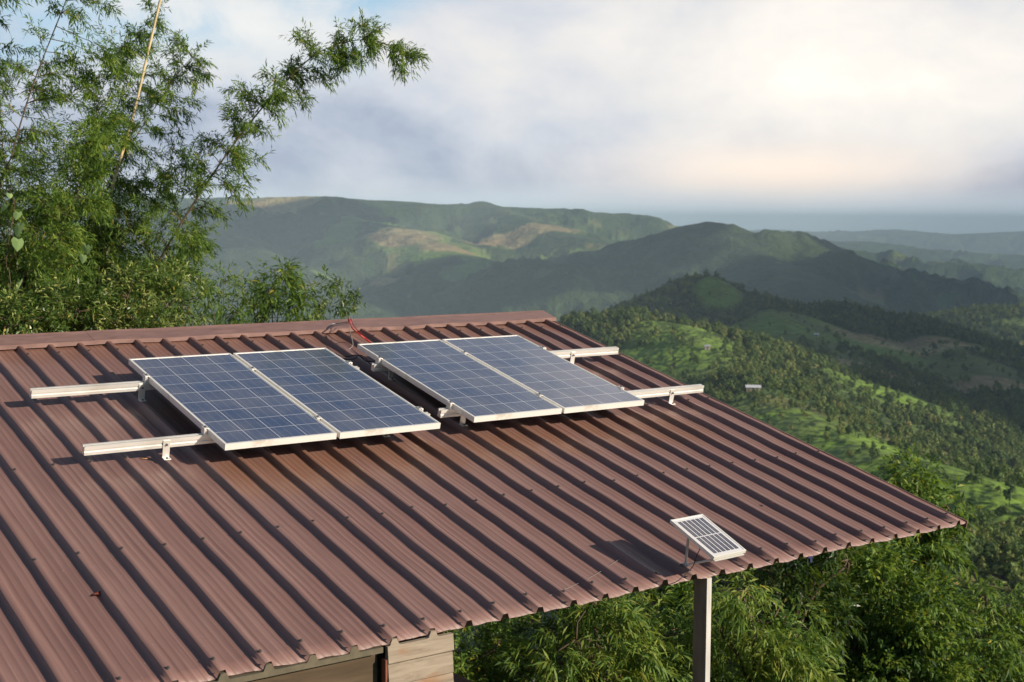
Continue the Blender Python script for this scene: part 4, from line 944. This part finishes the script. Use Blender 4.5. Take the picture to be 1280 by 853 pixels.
tree('thin sparse yellowish shrub rising just left of the red cable', gp(415, 17), [(P(410, 355, 17), .13), (P(398, 378, 17), .15), (P(432, 362, 17), .12), (P(425, 385, 17), .14), (P(445, 378, 17), .10), (P(405, 395, 17), .14)], lf_shrub, .07, .018, .12, 6, .5, .3, .6, .2, .012, 'shrub', 'shrub', 'bushes behind the roof ridge')
# climbing vine with big heart-shaped leaves
vine = empty('vine', gp(5, 12.6)); tag(vine, 'climbing vine with large pale heart-shaped leaves at the left edge', 'vine')
vp_ = [gp(5, 12.6)]+cul([(15, 400), (8, 330), (14, 285), (18, 255), (10, 235)], 12.6); MB().tube(spline(vp_, 30), .004, 5).build('stem', mculm, vine)
for i, (a_, b_, s_) in enumerate([(6, 258, .07), (22, 268, .075), (24, 285, .10), (22, 303, .10), (12, 244, .05), (108, 310, .08), (104, 322, .07), (24, 355, .07), (12, 360, .06)]):
    q = P(a_, b_, 12.5); h_ = [(0, .25), (.35, .45), (.55, .1), (.42, -.35), (0, -.85), (-.42, -.35), (-.55, .1), (-.35, .45)]
    r1 = unit(RH+rng.normal(size=3)*.35); u1 = unit(np.array([0, 0, 1])+rng.normal(size=3)*.3); 
    pts_ = [q+np.cross(r1, u1)*.006]+[q+r1*x*s_+u1*y*s_ for x, y in h_]
    o_ = MB().poly(pts_, [(0, 1+j, 1+(j+1) % 8) for j in range(8)]).build('leaf', lf_pale, vine); 
    A = o_.data.attributes.new('rnd', 'FLOAT', 'POINT'); A.data.foreach_set('value', [random.random()]*9)

# ------------------------------------------------------------------ trees below the eave (right)
def cl(L, d): return [(P(a_, b_, d+(e[0] if e else 0)), r_/F*d) for a_, b_, r_, *e in L]
TG = gp
tree('tree of small pale leaves right beside the wooden wall', gp(600, 11.5), cl([(590, 820, 55), (620, 800, 50, .4), (570, 870, 60), (640, 850, 55, .3), (600, 900, 70)], 11.5), lf_green, .060, .024, .13, 8, .9, .3, .60, .3, .06)
tree('bamboo-like tree with long drooping leaves, left of the brown post', gp(730, 11), cl([(720, 800, 65), (780, 790, 60, .3), (700, 860, 75), (770, 860, 80), (830, 800, 55, .6), (820, 870, 70), (660, 900, 60), (745, 760, 45, .5)], 11), lf_green, .125, .019, .2, 9, 1.2, .75, .74, .28, .07)
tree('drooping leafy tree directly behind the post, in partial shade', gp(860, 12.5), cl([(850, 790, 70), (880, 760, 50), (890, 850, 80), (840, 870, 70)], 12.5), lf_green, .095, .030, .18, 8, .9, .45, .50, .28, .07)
tree('bright feathery tree just right of the post, with a few yellow leaves', gp(950, 11.5), cl([(930, 740, 48), (955, 780, 60), (905, 800, 50), (985, 820, 65), (940, 850, 75), (1020, 860, 60), (900, 880, 60), (1000, 890, 60)], 11.5), lf_green, .115, .017, .2, 9, 1.1, .75, .76, .28, .07)
tree('dark small-leaved tree in the middle, behind the bright feathery tree', gp(1080, 15), cl([(1050, 740, 80), (1110, 750, 85), (1080, 810, 95), (1130, 830, 80), (1040, 830, 80), (1160, 780, 60), (1000, 760, 55), (1090, 880, 90)], 15), lf_green, .075, .034, .16, 8, 1.05, .3, .42, .3, .09)
tree('tall green tree rising beside the right corner of the roof', gp(1130, 19), cl([(1140, 625, 45), (1165, 640, 42), (1120, 640, 40), (1150, 670, 55), (1110, 690, 60), (1175, 675, 30), (1140, 720, 60), (1070, 700, 60), (1185, 640, 22), (1100, 655, 30), (1150, 602, 22)], 19), lf_green, .15, .035, .26, 8, .8, .5, .55, .28, .10)
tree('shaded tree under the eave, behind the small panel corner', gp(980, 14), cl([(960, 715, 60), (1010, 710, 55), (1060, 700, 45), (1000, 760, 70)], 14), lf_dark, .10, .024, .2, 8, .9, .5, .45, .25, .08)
tree('small tree with upright drooping-leaved top at the lower right', gp(1240, 16), cl([(1235, 770, 35), (1225, 800, 45), (1255, 810, 45), (1240, 850, 60), (1200, 850, 50), (1230, 745, 20), (1280, 850, 40)], 16), lf_green, .13, .026, .24, 8, .9, .65, .58, .28, .07)
tree('olive tree at the lower right corner of the picture', gp(1300, 20), cl([(1290, 800, 55), (1310, 850, 80), (1270, 830, 50), (1340, 800, 60)], 20), lf_dark, .10, .03, .2, 8, .9, .4, .75, .25, .08)
tree('dark leafy tree at the bottom between the two larger right-hand trees', gp(1160, 15.5), cl([(1160, 850, 60), (1190, 820, 45), (1130, 880, 60), (1210, 890, 60)], 15.5), lf_green, .09, .026, .18, 8, .9, .4, .42, .28, .07)
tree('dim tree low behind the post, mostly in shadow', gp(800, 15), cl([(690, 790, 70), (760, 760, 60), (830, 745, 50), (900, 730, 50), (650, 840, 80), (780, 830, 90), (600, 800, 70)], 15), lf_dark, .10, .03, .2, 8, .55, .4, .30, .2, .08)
